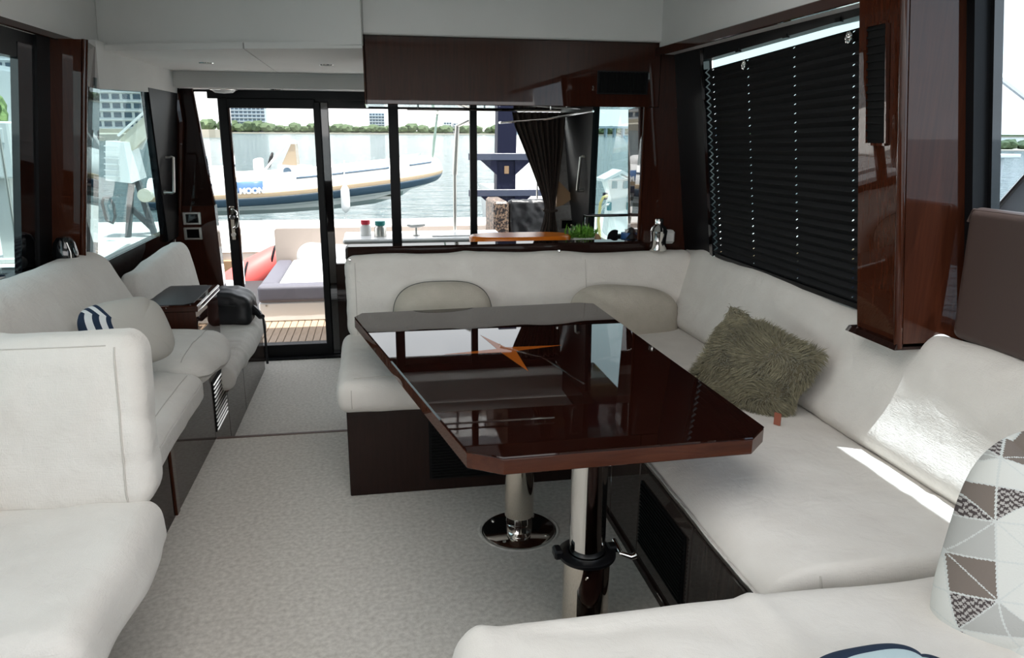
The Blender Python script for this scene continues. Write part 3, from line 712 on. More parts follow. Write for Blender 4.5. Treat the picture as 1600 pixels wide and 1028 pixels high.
o = cushion('seat_cushion', (-.195, 3.03, ZB + .001), (1.02, 3.885, .540), (.05, .05, .06), COVER2, crown=.012, wr=.005, wf=4, wr2=.004, seed=1)
tag(o, 'white covered seat cushion behind the table, along the aft bench', 'cushion')
seam_on(o, lin((-.13, 2.9, .43), (-.13, 2.9, .51), 8), (0, 1, 0), .002)
seam_on(o, lin((-.12, 3.10, .7), (.98, 3.10, .7), 30), (0, 0, -1), .002)
def sl(P):   # rounded, leaning front nosing towards the aisle
    k = np.clip((1.08 - P[:, 0]) / .2, 0, 1); P[:, 2] -= .028 * k ** 2 * (P[:, 2] > .47); P[:, 0] -= .012 * k * (1 - np.clip((P[:, 2] - .40) / .14, 0, 1)); return P
o = cushion('seat_cushion', (.885, 1.44, ZB + .001), (1.64, 3.025, .540), (.11, .04, .075), COVER2, deform=sl, crown=.010, wr=.004, wf=4, wr2=.003, seed=2)
tag(o, 'long white covered seat cushion below the fur pillow, on the right bench', 'cushion')
seam_on(o, lin((1.02, 1.3, .42), (1.02, 1.3, .52), 8), (0, 1, 0), .0025)
o = cushion('corner_cushion', (1.022, 3.03, ZB + .001), (1.64, 3.885, .538), (.03, .03, .04), COVER2, crown=.006, wr=.004, wf=4, seed=5)
tag(o, 'white covered corner seat cushion under the right linen pillow', 'cushion')
o = cushion('seat_cushion', (.115, .30, ZB + .001), (1.64, 1.395, .560), (.07, .07, .075), COVER2, crown=.014, wr=.006, wf=3.5, wr2=.006, seed=3)
tag(o, 'white covered bench cushion in the near foreground under the patterned pillow', 'cushion')
# backrests
def lean_aft(P):
    t = (P[:, 2] - .53) / .42; P[:, 1] += .055 * t; P[:, 2] += .010 * np.sin((P[:, 0] + .15) / 1.75 * 6.0) * np.clip(t, 0, 1)
    P[:, 2] += .022 * np.exp(-((P[:, 0] - .95) / .12) ** 2) * np.clip(t - .5, 0, 1) * 1.4
    P[:, 1] -= .03 * np.clip((.75 - P[:, 2]) / .2, 0, 1) * 0; return P
o = cushion('backrest_cushion', (-.168, 3.79, .525), (1.70, 3.905, .935), (.05, .05, .055), COVER, deform=lean_aft, wr=.006, wf=3.5, wr2=.008, seed=4)
tag(o, 'long white covered backrest along the aft bench below the fiddle rail', 'cushion')
seam_on(o, lin((-.115, 3.6, .55), (-.115, 3.6, .91), 18), (0, 1, 0), .002)
seam_on(o, lin((1.09, 3.6, .62), (1.085, 3.6, .90), 14), (0, 1, 0), .0018)
for x, y, z in ((-.138, 3.838, .926), (.94, 3.838, .948)):
    MB().lathe([(.0, -.010), (.006, -.009), (.008, -.003), (.008, .004)], (x, y, z), 12, 'y').build('snap_button', CHROME, o, True)
def lean_right(P):
    t = (P[:, 2] - .53) / .42; P[:, 0] += .125 * np.clip(t, 0, 1) ** 1.25 - .03 * np.exp(-((t - .16) / .13) ** 2) + .008 * np.sin(P[:, 1] * 5) * t * (1 - t) * 4 * .4
    P[:, 2] += np.clip(t, 0, 1) * (.012 * np.sin(P[:, 1] * 4.2 + 1) + .030 * np.exp(-((P[:, 1] - 3.78) / .12) ** 2)); return P
o = cushion('backrest_cushion', (1.575, .35, .525), (1.665, 4.03, .935), (.044, .03, .05), COVER, deform=lean_right, wr=.006, wf=3.2, wr2=.003, seed=6)
tag(o, 'long white covered backrest under the black blind and column', 'cushion')

# seam threads of the slip covers (thin cords lying in the cloth)
def seam(o, pts, r=.0022): MB().tube(pts, r, 5).build('seam', STRING, o, True)

# ------------------------------------------------------------------ dining table
T = thing('dining_table', 'glossy dark mahogany dining table with amber star on two steel pedestals', 'table', (.55, 2.5, 0))
poly = [(-.115, 3.389), (-.083, 3.46), (.971, 3.527), (1.037, 3.495), (1.072, 1.864), (1.0, 1.791), (.299, 1.773), (.21, 1.831)]
ZT = .74
MB().prism(poly, ZT - .006, ZT, .003).build('tabletop', WOODH, T)
ce = np.array(poly).mean(0)
poly2 = [tuple(ce + (np.array(p) - ce) * .9985) for p in poly]
MB().prism(poly2, ZT - .050, ZT - .006, .002).build('edge_band', WOODE, T)
c0 = np.array((.468, 2.755)); tips = [(.41, 2.98), (.735, 2.765), (.515, 2.46), (.24, 2.735)]
star = [(.405, 2.985), (.478, 2.79), (.70, 2.785), (.508, 2.735), (.505, 2.475), (.448, 2.722), (.235, 2.73), (.44, 2.772)]
V = [(x, y, ZT + .0006) for x, y in star] + [(x, y, ZT - .002) for x, y in star] + [(*c0, ZT + .0006)]
F = [(i, (i + 1) % 8, 16) for i in range(8)] + [(i, (i + 1) % 8, 8 + (i + 1) % 8, 8 + i) for i in range(8)]
link('star_inlay', V, F, INLAY, T)
px, py = .518, 2.693
p = MB().lathe([(.060, ZT - .05), (.060, ZT - .08), (.052, ZT - .10), (.0575, .40), (.0575, .072)], (px, py, 0), 40).build('pedestal', STEEL, T, True)
MB().lathe([(.055, .075), (.054, .07), (.054, .045), (.052, .043), (.052, .040), (.054, .038), (.054, .010)], (px, py, 0), 40).build('collar', CHROME, p, True)
p = MB().lathe([(.0, .010), (.138, .010), (.145, .006), (.147, .0)], (px, py, 0), 56).build('base_plate', CHROME, T, True)
for k in range(4):
    a = k * math.pi / 2 + .9; MB().lathe([(.007, .010), (.007, .013), (.003, .014)], (px + .122 * math.cos(a), py + .122 * math.sin(a), 0), 10).build('screw', SATIN, p, True)
px, py = .607, 2.03
p = MB().lathe([(.0585, ZT - .05), (.0585, ZT - .06), (.056, ZT - .065), (.056, .27)], (px, py, 0), 44).build('pedestal', CHROME, T, True)
MB().lathe([(.073, .275), (.073, .0)], (px, py, 0), 44).build('outer_sleeve', STEEL, p, True)
MB().lathe([(.005, -.004), (.005, .002)], (px - .018, py - .0725, .235), 8, 'y').build('screw', CHROME, p, True)
k_ = MB().lathe([(.0735, .274), (.088, .274), (.090, .278), (.090, .286), (.085, .290), (.060, .291), (.060, .286)], (px, py, 0), 44).build('clamp_ring', BLACK, T, True)
MB().box((px - .106, py - .018, .274), (px - .080, py + .03, .305), .006).build('lug', BLACK, k_)
MB().box((px + .07, py - .008, .276), (px + .105, py + .03, .298), .005).build('lug', BLACK, k_)
MB().tube([(px + .10, py - .03, .288), (px + .10, py + .04, .294)], .008, 10).build('clamp_bolt', CHROME, k_, True)
MB().tube([(px + .098, py - .028, .288), (px + .128, py - .05, .284), (px + .142, py - .045, .286)], [.008, .009, .011], 10).build('clamp_lever', CHROME, k_, True)
MB().lathe([(.150, .001), (.158, .004), (.166, .001)], (.518, 2.693, 0), 56).build('trim_10', CARPET, kind='structure', smooth=True)

# ------------------------------------------------------------------ left sofa with chaise end
g = thing('sofa_base', 'dark glossy cabinet base of the left sofa with louvred vent', 'cabinet', (-1.1, 3.2, 0))
MB().box((-.90, 3.09, .0), (-.862, 3.86, .40), .003).build('side_panel', WOODG, g)
MB().box((-.90, 3.86, -.178), (-.862, 4.235, .40), .003).build('side_panel', WOODG, g)
MB().box((-.90, 3.04, .0), (-.858, 3.085, .40), .003).build('stile', WOODR, g)
MB().box((-.90, 1.3, .0), (-.866, 3.035, .40), .003).build('side_panel', WOODD, g)
MB().box((-1.5, 1.3, .385), (-.866, 4.08, .40)).build('deck_board', WOODD, g)
lv = MB().box((-.864, 3.885, .03), (-.858, 4.19, .305), .002).build('louvre_panel', BLACKM, g)
for k in range(12):
    z = .036 + k * .0222
    MB().hexa([(-.860, 3.895, z), (-.856, 3.895, z - .004), (-.856, 4.18, z - .004), (-.860, 4.18, z)], [(-.858, 3.895, z + .005), (-.852, 3.895, z + .002), (-.852, 4.18, z + .002), (-.858, 4.18, z + .005)]).build('slat', SATIN, lv)
g = thing('aft_seat_base', 'taupe gloss cabinet base under the aft left seat', 'cabinet', (-1.0, 4.9, -.18))
MB().box((-.90, 4.24, -.178), (-.862, 4.76, .16), .003).build('door_panel', WOODG, g)
MB().box((-.90, 4.765, -.178), (-.862, 5.64, .16), .003).build('door_panel', WOODG, g)
MB().box((-1.40, 4.24, .145), (-.862, 5.64, .16)).build('deck_board', WOODD, g)
MB().box((-.862, 4.16, .155), (-.84, 5.62, .172), .003).build('edge_strip', TRIMB, g)
MB().box((-1.40, 5.62, -.178), (-.90, 5.64, .15)).build('end_panel', WOODG, g)

def far_c(P):   # front corner swells out over the aisle
    k = np.exp(-((P[:, 1] - 3.75) / .26) ** 2) * np.clip((P[:, 0] + 1.05) / .25, 0, 1); P[:, 0] += .05 * k
    P[:, 2] += -.02 * np.clip((P[:, 0] + .92) / .2, 0, 1) * (P[:, 2] > .46); return P
o = cushion('seat_cushion', (-1.40, 3.44, .402), (-.80, 4.10, .535), (.09, .11, .075), COVER, deform=far_c, crown=.03, wr=.010, wf=4.5, wr2=.010, seed=8)
tag(o, 'white covered seat cushion beside the dark wooden chest, rounded at its corner', 'cushion')
seam_on(o, lin((-.90, 3.50, .8), (-.885, 4.0, .8), 20), (0, 0, -1), .002)
def near_c(P):
    k = np.clip((P[:, 0] + 1.0) / .2, 0, 1); P[:, 2] -= .045 * k * (P[:, 2] < .45); P[:, 2] -= .02 * k * (P[:, 2] > .47); return P
o = cushion('seat_cushion', (-1.40, 2.32, .402), (-.79, 3.435, .515), (.06, .03, .05), COVER, deform=near_c, crown=.012, wr=.007, wf=4, wr2=.006, seed=9)
tag(o, 'white covered seat cushion directly behind the near armchair', 'cushion')
seam_on(o, lin((-.85, 2.40, .8), (-.85, 3.38, .8), 26), (0, 0, -1), .002)
def lean_l(P):   # leaning face; the aft end slopes down towards the chest
    t = (P[:, 2] - .50) / .48; P[:, 0] -= .29 * t; P[:, 1] += .16 * t * np.clip((P[:, 1] - 3.0) / 1.0, 0, 1); return P
o = cushion('backrest_cushion', (-1.22, 2.0, .50), (-1.06, 3.93, .975), (.07, .05, .06), COVER, deform=lean_l, wr=.008, wf=3, wr2=.006, seed=10)
tag(o, 'white covered sloping backrest under the left saloon window', 'cushion')

# near armchair, facing forward
A = thing('armchair', 'white slipcovered armchair facing forward in the near left corner', 'armchair', (-1.1, 1.9, 0))
def arm_seat(P):
    k = np.clip((P[:, 0] + .95) / .3, 0, 1); t = np.clip((.52 - P[:, 2]) / .14, 0, 1)
    P[:, 0] += .03 * t * k + .01 * np.sin(P[:, 1] * 14) * t * k; return P
cushion('seat_cushion', (-1.54, 1.50, .355), (-.66, 2.20, .505), (.05, .06, .05), COVER, A, arm_seat, crown=.012, wr=.007, wf=4, wr2=.005, seed=11)
def arm_back(P):
    t = (P[:, 2] - .49) / .48; P[:, 1] += .19 * t; P[:, 0] -= .045 * t * np.clip((P[:, 0] + 1.2) / .5, 0, 1)
    P[:, 2] -= .010 * np.exp(-((P[:, 0] + 1.0) / .3) ** 2) * 0; return P
b = cushion('backrest', (-1.50, 2.13, .485), (-.665, 2.29, .958), (.055, .055, .07), COVER, A, arm_back, wr=.007, wf=3, wr2=.007, seed=12)
seam_on(b, lin((-.735, 1.9, .50), (-.775, 1.9, .93), 20), (0, 1, 0), .003)
seam_on(b, lin((-1.45, 1.9, .935), (-.80, 1.9, .935), 24), (0, 1, 0), .002)
seam_on(A.children[0], lin((-.70, 2.10, .6), (-.695, 1.56, .6), 20), (0, 0, -1), .003)
seam_on(A.children[0], lin((-.70, 1.3, .47), (-.70, 1.3, .38), 8), (0, 1, 0), .003)
MB().box((-1.5, 1.60, .0), (-.87, 2.26, .352), .004).build('base', WOODD, A)

# aft seat, its backrest, the chest
o = cushion('seat_cushion', (-1.36, 4.10, .162), (-.79, 5.40, .305), (.06, .05, .07), COVER, crown=.01, wr=.006, wf=4, wr2=.008, seed=14)
tag(o, 'white covered aft seat cushion under the black bag by the door', 'cushion')
def lean_l2(P):
    t = (P[:, 2] - .30) / .5; P[:, 0] -= .10 * t; P[:, 1] += .05 * t * np.clip((P[:, 1] - 4.7) / .5, 0, 1); P[:, 2] -= .05 * np.clip((5.2 - P[:, 1]) / .6, 0, 1) * np.clip(t, 0, 1) * .6; return P
o = cushion('backrest_cushion', (-1.30, 4.30, .31), (-1.16, 5.42, .825), (.05, .10, .09), COVER, deform=lean_l2, wr=.006, wf=4, seed=15)
tag(o, 'white covered backrest behind the wooden chest below the left quarter window', 'cushion')
g = thing('chest', 'dark wooden chest with black leather inset top between the left seats', 'chest', (-1.18, 4.45, .30))
X0, X1, YA, YB, ZC = -1.40, -.955, 4.155, 4.745, .648
MB().hexa([(X0, YA + .01, .312), (X1 - .015, YA + .01, .312), (X1 - .015, YB - .01, .312), (X0, YB - .01, .312)], [(X0, YA + .01, ZC - .035), (X1 - .015, YA + .01, ZC - .035), (X1 - .015, YB - .01, ZC - .035), (X0, YB - .01, ZC - .035)]).build('body', WOOD, g)
MB().prism([(X0 - .02, YA), (X1, YA), (X1, YB), (X0 - .02, YB)], ZC - .035, ZC, .005).build('top', WOOD, g)
MB().prism([(X0, YA + .03), (X1 - .075, YA + .03), (X1 - .035, YA + .075), (X1 - .035, YB - .03), (X0, YB - .03)], ZC, ZC + .002).build('leather_inset', BLEATH, g)
MB().box((X1 - .16, YA - .003, ZC - .012), (X1 - .155, YA + .004, ZC - .004)).build('edge_strip', CHROME, g)  # chrome strips here stand in for highlights along the glossy lid edges
MB().tube([(X1 + .002, YA + .01, ZC - .006), (X1 + .002, YB - .01, ZC - .006)], .002, 6).build('edge_strip', CHROME, g, True)
MB().tube([(X1 + .002, YA + .01, ZC - .032), (X1 + .002, YB - .01, ZC - .032)], .002, 6).build('edge_strip', CHROME, g, True)

# black bag
g = thing('black_bag', 'black leather bag with a hanging strap on the aft left seat', 'bag', (-.98, 5.2, .31))
def bagd(P):
    u = (P[:, 0] + 1.09) / .28; P[:, 2] = .312 + (P[:, 2] - .312) * (1 - .30 * np.clip(u - .55, 0, 1) * 1.6); return P
cushion('body', (-1.10, 5.02, .316), (-.83, 5.33, .535), (.06, .05, .055), BLEATH, g, bagd, wr=.010, wf=9, wr2=.01, seed=16)
MB().tube([(-1.08, 5.035, .455), (-.95, 5.018, .45), (-.86, 5.06, .43)], .006, 8).build('zip', BLACK, g, True)
MB().tube([(-.84, 5.15, .40), (-.80, 5.12, .375), (-.78, 5.10, .355), (-.765, 5.08, .36)], [.03, .022, .02, .015], 8).build('strap_end', BLEATH, g, True)
MB().tube([(-.79, 5.09, .36), (-.762, 5.07, .35), (-.757, 5.06, .28), (-.757, 5.06, .16), (-.755, 5.055, .04)], .008, 6).build('strap', BLEATH, g, True)

# brown leather panel, right foreground
o = cushion('leather_panel', (1.70, .4, .945), (1.76, 1.985, 1.345), (.03, .03, .03), BRLEATH, wr=.001, deform=lambda P: np.column_stack([P[:, 0] + .03 - .06 * np.clip((P[:, 2] - .9) / .45, 0, 1) * 0, P[:, 1] + .02 * (P[:, 2] - 1.0), P[:, 2]]))
tag(o, 'padded dark brown leather panel below the forward right window', 'panel')
MB().tube([(1.738, 1.985, 1.30), (1.745, 1.98, 1.335), (1.752, .5, 1.342)], .006, 6).build('piping', BRLEATH, o, True)
# ------------------------------------------------------------------ pillows
def place(V, loc, rx=0, ry=0, rz=0): return V @ rotm(rx, ry, rz).T + np.array(loc)
def plain_pillow(name, label, w, h, t, loc, rx, ry, rz, mt, sup=99, pipe=None, seed=0):
    V, F, UV = pillow_mesh(w, h, t, 30, sup)
    V[:, 1] += vn(V * 9 + seed) * .010; V = place(V, loc, rx, ry, rz)
    o = link(name, V, F, mt, None, 'all', recalc=False); tag(o, label, 'pillow', None)
    if pipe: piping(V, 30, .0028, 'piping', pipe, o)
    return o
plain_pillow('linen_pillow', 'beige linen pillow behind the left end of the dining table', .50, .40, .15, (.315, 3.715, .625), -14, 0, 0, LINEN, 3.0, mat('dark piping', (.10, .10, .09), .8), 1)
plain_pillow('linen_pillow', 'beige linen pillow in the dinette corner, behind the right end of the table', .62, .36, .17, (1.27, 3.70, .60), -16, 6, 4, LINEN, 3.0, LINEN, 2)

# olive fur pillow: cloth body and fur
V, F, UV = pillow_mesh(.43, .37, .15, 32, 99)
fc = np.array((1.395, 2.56, .668)); M3 = rotm(-22, 14, -62)
Vw = V @ M3.T + fc
fp = link('fur_pillow', Vw, F, FURB, None, 'all', recalc=False); tag(fp, 'shaggy olive fur pillow leaning on the right backrest', 'pillow')
def fur():
    rs = np.random.RandomState(5); n = 15000; nn = 32
    me = fp.data; me.calc_loop_triangles()
    Vt, Ft = [], []
    polys = np.array([p.vertices[:] for p in me.polygons]); nor = np.array([p.normal[:] for p in me.polygons]); ar = np.array([p.area for p in me.polygons])
    ctr = Vw[polys].mean(1)
    out = np.sign(np.einsum('ij,ij->i', nor, ctr - fc))
    nor = nor * np.where(out == 0, 1, out)[:, None]
    idx = rs.choice(len(polys), n, p=ar / ar.sum()); a = rs.rand(n, 1); b = rs.rand(n, 1)
    Q = Vw[polys[idx]]
    P = (Q[:, 0] * (1 - a) + Q[:, 1] * a) * (1 - b) + (Q[:, 3] * (1 - a) + Q[:, 2] * a) * b
    Nn = nor[idx]; rad = P - fc; rad /= np.linalg.norm(rad, axis=1, keepdims=True)
    sw = np.column_stack([vn(P * 14), vn(P * 14 + 7), vn(P * 14 + 13)]) * 2.4
    D = Nn * .75 + rad * .45 + sw + rs.randn(n, 3) * .20 + np.array((0, 0, -.30)); D /= np.linalg.norm(D, axis=1, keepdims=True)
    L = .026 + .014 * rs.rand(n, 1); side = np.cross(D, rs.randn(n, 3)); side /= np.linalg.norm(side, axis=1, keepdims=True)
    wd = .0016
    p1 = P + D * L * .5; D2 = D + sw * .4 + np.array((0, 0, -.35)); D2 /= np.linalg.norm(D2, axis=1, keepdims=True); p2 = p1 + D2 * L * .55
    pts = np.stack([P - side * wd, P + side * wd, p1 - side * wd * .8, p1 + side * wd * .8, p2], 1).reshape(-1, 3)
    base = np.arange(n) * 5
    F = [(q, q + 1, q + 3, q + 2) for q in base] + [(q + 2, q + 3, q + 4) for q in base]
    o = link('fur', pts, F, FUR, fp, 'all', kind='stuff', recalc=False)
fur()
tgp = np.array((.12, 0, -.15))
MB().box((-.012, -.003, -.022), (.012, .003, .022)).build('label_tag', mat('rust tag', (.32, .10, .06), .7), fp).matrix_world = Matrix.Translation((1.37, 2.30, .575)) @ Matrix.Rotation(R(-60), 4, 'Z')

# patterned pillow, right foreground: woven triangles
WH = (.62, .625, .59); LG = (.42, .42, .40); TP = (.185, .155, .135); DKc = (.075, .062, .062)
def tri_print(u, v):
    s = 1.9; x = u * s + v * s * .25 + .95; y = v * s * 1.0 - u * s * .30 + .6
    ix, iy = math.floor(x), math.floor(y); fx, fy = x - ix, y - iy
    # square cell split into four by its diagonals, edges picked out by a thin pale seam
    d1, d2 = fx - fy, fx + fy - 1
    h1, h2 = fx - .5, fy - .5
    if min(abs(d1), abs(d2), abs(h1), abs(h2), fx, fy, 1 - fx, 1 - fy) < .011: return (.56, .58, .56)
    k8 = int((math.atan2(h2, h1) + math.pi) / (math.pi / 4)) % 8
    q = (ix * 5 + iy * 3 + k8 * 3) % 8
    if q == 0 or (q == 5 and (ix + iy) % 2): return TP
    if q == 3 or (q == 5 and ix % 2): return DKc if (math.sin(x * 75) * math.sin(y * 75 + (math.floor(x * 14) % 2) * 1.5) > -.05) else (.40, .38, .36)
    if q in (6, 1): return LG
    return WH
    k = hsh = 0
    if k == (hsh % 4): 
        if (ix + iy) % 2 == 0: return TP
        return DKc if (math.sin(x * 40) * math.sin(y * 40 + (math.floor(x * 8) % 2) * 1.5) > -.05) else (.40, .38, .36)
    if k == ((hsh + 2) % 4) and (ix + 2 * iy) % 3: return LG
    return WH
V, F, UV = pillow_mesh(.60, .60, .28, 300, 3.4)
V[:, 1] += vn(V * 7 + 3) * .012
V = place(V, (1.42, 1.10, .665), -20, 10, -34)
o = link('patterned_pillow', V, F, PRINT, None, 'all', recalc=False); paint(o, UV, tri_print); tag(o, 'white and taupe triangle patterned pillow in the right foreground corner', 'pillow')

# striped pillows
SBG = (.50, .475, .43); NV = (.022, .036, .065); SW = (.72, .72, .71)
def stripes(u, v):
    e = u + 1.0
    for a, b, c in ((0, .07, NV), (.07, .17, SW), (.17, .30, NV), (.30, .40, SW), (.40, .50, NV)):
        if a <= e < b: return c
    return SBG
V, F, UV = pillow_mesh(.36, .29, .16, 90, 4.0)
V[:, 1] += vn(V * 8 + 5) * .010
V = place(V, (-1.02, 3.22, .745), -28, 0, 50)
o = link('striped_pillow', V, F, PRINT, None, 'all', recalc=False); paint(o, UV, stripes); tag(o, 'beige pillow with navy and white end stripes against the left sofa backrest', 'pillow')
def stripes2(u, v):
    k = (v * 5 + .3) % 1.0
    return NV if k < .42 else SW
V, F, UV = pillow_mesh(.55, .22, .10, 60, 99); V = place(V, (-1.66, 3.28, .975), -60, 0, 90)
o = link('striped_pillow', V, F, PRINT, None, 'all', recalc=False); paint(o, UV, stripes2); tag(o, 'navy and white striped pillow lying on the left window ledge', 'pillow')
def stripes3(u, v):
    r = max(abs(u), abs(v)); 
    return NV if r > .72 and r < .93 else (.45, .56, .58) if r < .72 else (.72, .72, .70)
V, F, UV = pillow_mesh(.32, .30, .12, 70, 3.2); V = place(V, (.845, .925, .60), -82, 0, 4)
o = link('striped_pillow', V, F, PRINT, None, 'all', recalc=False); paint(o, UV, stripes3); tag(o, 'navy bordered pale blue pillow lying at the bottom edge of the picture', 'pillow')

# ------------------------------------------------------------------ things on the ledges and the galley
g = thing('cocktail_shaker', 'polished steel cocktail shaker standing on the backrest corner', 'shaker', (1.50, 3.86, .925))
sx, sy, sz = 1.495, 3.865, .935
MB().lathe([(.0, 0), (.040, 0), (.046, .004), (.047, .010), (.041, .05), (.044, .085), (.046, .098), (.0, .098)], (sx, sy, sz), 36).build('body', CHROME, g, True)
MB().lathe([(.046, .098), (.047, .108), (.043, .113), (.040, .124), (.027, .140), (.021, .144), (.0, .144)], (sx, sy, sz), 36).build('shoulder', CHROME, g, True)
MB().lathe([(.022, .144), (.0225, .166), (.019, .173), (.010, .177), (.0, .178)], (sx, sy, sz), 28).build('cap', CHROME, g, True)
g = thing('white_box', 'small white plastic box beside the cocktail shaker', 'box', (1.59, 3.95, .98))
MB().box((1.565, 3.97, .955), (1.635, 4.028, 1.03), .012).build('body', WHITEM, g)
MB().box((1.575, 3.962, .965), (1.625, 3.972, 1.02), .004).build('front_plate', WHITEM, g)
g = thing('dome_speaker', 'glossy black domed speaker on the ledge before the left column', 'speaker', (-1.44, 3.83, .915))
def dome(P): return P
MB().lathe([(.0, .0), (.050, .0), (.054, .02), (.054, .08), (.046, .125), (.028, .150), (.0, .157)], (-1.44, 3.83, .915), 28).build('shell', BLACKG, g, True)
MB().lathe([(.056, .004), (.058, .012), (.056, .02)], (-1.44, 3.83, .915), 28).build('base_ring', SATIN, g, True)
MB().tube([(-1.405, 3.785, .93), (-1.40, 3.78, 1.0), (-1.415, 3.79, 1.045)], .003, 6).build('seam_line', SATIN, g, True)
g = thing('galley_counter', 'dark galley counter behind the aft bench', 'counter', (.7, 4.3, -.18))
MB().box((-.14, 4.06, -.18), (1.44, 4.56, .86), .004).build('body', WOODD, g)
MB().box((-.16, 4.092, .86), (1.44, 4.58, .895), .006).build('worktop', BLACKG, g)
g = thing('orange_tray', 'long orange lacquer tray on the galley counter', 'tray', (.83, 4.36, .895))
f = MB(); out_ = []
for k in range(40):
    a = 2 * math.pi * k / 40; ca, sa = math.cos(a), math.sin(a)
    out_.append((.83 + .30 * np.sign(ca) * abs(ca) ** .55, 4.36 + .13 * np.sign(sa) * abs(sa) ** .8))
f.prism(out_, .897, .968, .008); f.build('body', ORANGE, g, 50)
inn = [(.83 + (x - .83) * .93, 4.36 + (y - 4.36) * .88) for x, y in out_]
MB().prism(inn, .966, .9695, .001).build('inner_face', ORANGE, g)
for x in (.74, .90, 1.0): MB().lathe([(.004, -.004), (.006, .0)], (x, 4.235, .93), 8, 'y').build('stud', CHROME, g, True)
g = thing('potted_plant', 'small bright green bushy plant in a low white pot', 'plant', (1.21, 4.36, .895))
MB().prism([(1.135, 4.30), (1.295, 4.30), (1.295, 4.42), (1.135, 4.42)], .896, .948, .006).build('pot', WHITEM, g)
rs = np.random.RandomState(2); f = MB(); fl_ = MB()
for k in range(420):
    a = rs.rand() * 6.28; sp = rs.rand() ** .6; L = .05 + .05 * rs.rand(); p0 = np.array((1.205 + .055 * rs.randn() * .6, 4.36 + .03 * rs.randn() * .6, .945))
    d = np.array((math.cos(a) * sp, math.sin(a) * sp, .9 - .4 * sp)); d /= np.linalg.norm(d); s_ = np.cross(d, (0, 0, 1)); s_ /= np.linalg.norm(s_) + 1e-9
    p1 = p0 + d * L * .6; p2 = p0 + d * L + np.array((0, 0, -.25 * sp * L))
    f.add([p0 - s_ * .002, p0 + s_ * .002, p1 + s_ * .006, p1 - s_ * .006, p2], [(0, 1, 2, 3), (3, 2, 4)])
    if k % 30 == 0: fl_.lathe([(.0, -.004), (.005, 0), (.0, .006)], p2 + np.array((0, 0, .004)), 6)
f.build('foliage', LEAF, g, kind='stuff'); fl_.build('blooms', PINK, g, kind='stuff')
g = thing('counter_rail', 'slim black tubular rail over the galley end', 'rail', (1.4, 4.40, .895))
MB().tube([(1.235, 4.43, 1.072), (1.25, 4.42, 1.068), (1.525, 4.40, 1.072), (1.555, 4.40, 1.062), (1.565, 4.40, 1.03), (1.565, 4.40, .86)], .009, 10).build('bar', BLACKG, g, True)
MB().tube([(1.235, 4.43, 1.072), (1.235, 4.43, .895)], .006, 8).build('post', BLACKG, g, True)
g = thing('water_bottle', 'clear bottle with a blue label at the galley end', 'bottle', (1.50, 4.30, .90))
MB().lathe([(.0, .0), (.030, .0), (.033, .01), (.033, .10), (.026, .12), (.012, .135), (.012, .15)], (1.43, 4.20, .86), 20).build('body', WHITEM, g, True)
MB().lathe([(.0335, .095), (.0345, .098), (.0345, .13), (.0335, .133)], (1.43, 4.20, .86), 20).build('label_band', LABELB, g, True)
g = thing('plate_stand', 'black plate stand with one upright rounded plate at the galley end', 'stand', (1.38, 4.25, .895))
MB().box((1.335, 4.20, .896), (1.435, 4.30, .905), .003).build('foot', BLACKM, g)
MB().box((1.375, 4.215, .905), (1.43, 4.285, .975), .004).build('block', BLACKM, g)
pl = [(1.372 + .045 * math.cos(a), .952 + .052 * math.sin(a)) for a in np.linspace(math.pi * .38, math.pi * 1.5, 22)] + [(1.385, .90)]
n = len(pl); link('plate', [(x, 4.238, z) for x, z in pl] + [(x, 4.250, z) for x, z in pl], [tuple(range(n))[::-1], tuple(range(n, 2 * n))] + [(i, (i + 1) % n, n + (i + 1) % n, n + i) for i in range(n)], BLACKM, g)
g = thing('wooden_wedge', 'small brown wooden wedge beside the potted plant', 'wedge', (1.29, 4.22, .90))
MB().hexa([(1.245, 4.20, .896), (1.315, 4.20, .896), (1.315, 4.24, .896), (1.245, 4.24, .896)], [(1.25, 4.20, .985), (1.262, 4.20, .985), (1.262, 4.24, .985), (1.25, 4.24, .985)]).build('wedge', TANW, g)
o = cushion('black_cloth', (1.40, 4.15, .90), (1.49, 4.22, 1.03), (.03, .03, .05), BLEATH, deform=lambda P: np.column_stack([P[:, 0] + .25 * (P[:, 2] - .9), P[:, 1], P[:, 2]]), wr=.014, wf=14, seed=20)
tag(o, 'crumpled black cloth lying at the right end of the galley counter', 'cloth')

# curtain, tied near its foot
c = thing('curtain', 'dark brown curtain tied back in the aft right window', 'curtain', (1.3, 5.8, .7))
prof = [(1.70, 1.03, 1.44), (1.60, 1.05, 1.435), (1.44, 1.12, 1.425), (1.25, 1.20, 1.405), (1.08, 1.27, 1.385), (1.0, 1.295, 1.375), (.95, 1.298, 1.374), (.88, 1.285, 1.385), (.78, 1.26, 1.40), (.66, 1.25, 1.41)]
nn = 90; V = []; F = []
zs = np.linspace(1.70, .66, 46); a_ = np.interp(-zs, [-p[0] for p in prof], [p[1] for p in prof]); b_ = np.interp(-zs, [-p[0] for p in prof], [p[2] for p in prof])
for k, z in enumerate(zs):
    for i in range(nn + 1):
        t = i / nn; w_ = b_[k] - a_[k]; amp = .010 + .022 * min(1, w_ / .4)
        V.append((a_[k] + w_ * t + .004 * math.sin(t * 20), 5.80 + amp * math.sin(t * 2 * math.pi * 9 + .5 * math.sin(z * 3)) + .012 * math.sin(t * 9), z))
for k in range(len(zs) - 1):
    for i in range(nn): F.append((k * (nn + 1) + i, k * (nn + 1) + i + 1, (k + 1) * (nn + 1) + i + 1, (k + 1) * (nn + 1) + i))
o = link('cloth', V, F, CURT, c, 'all', recalc=False); md = o.modifiers.new('thickness', 'SOLIDIFY'); md.thickness = .003
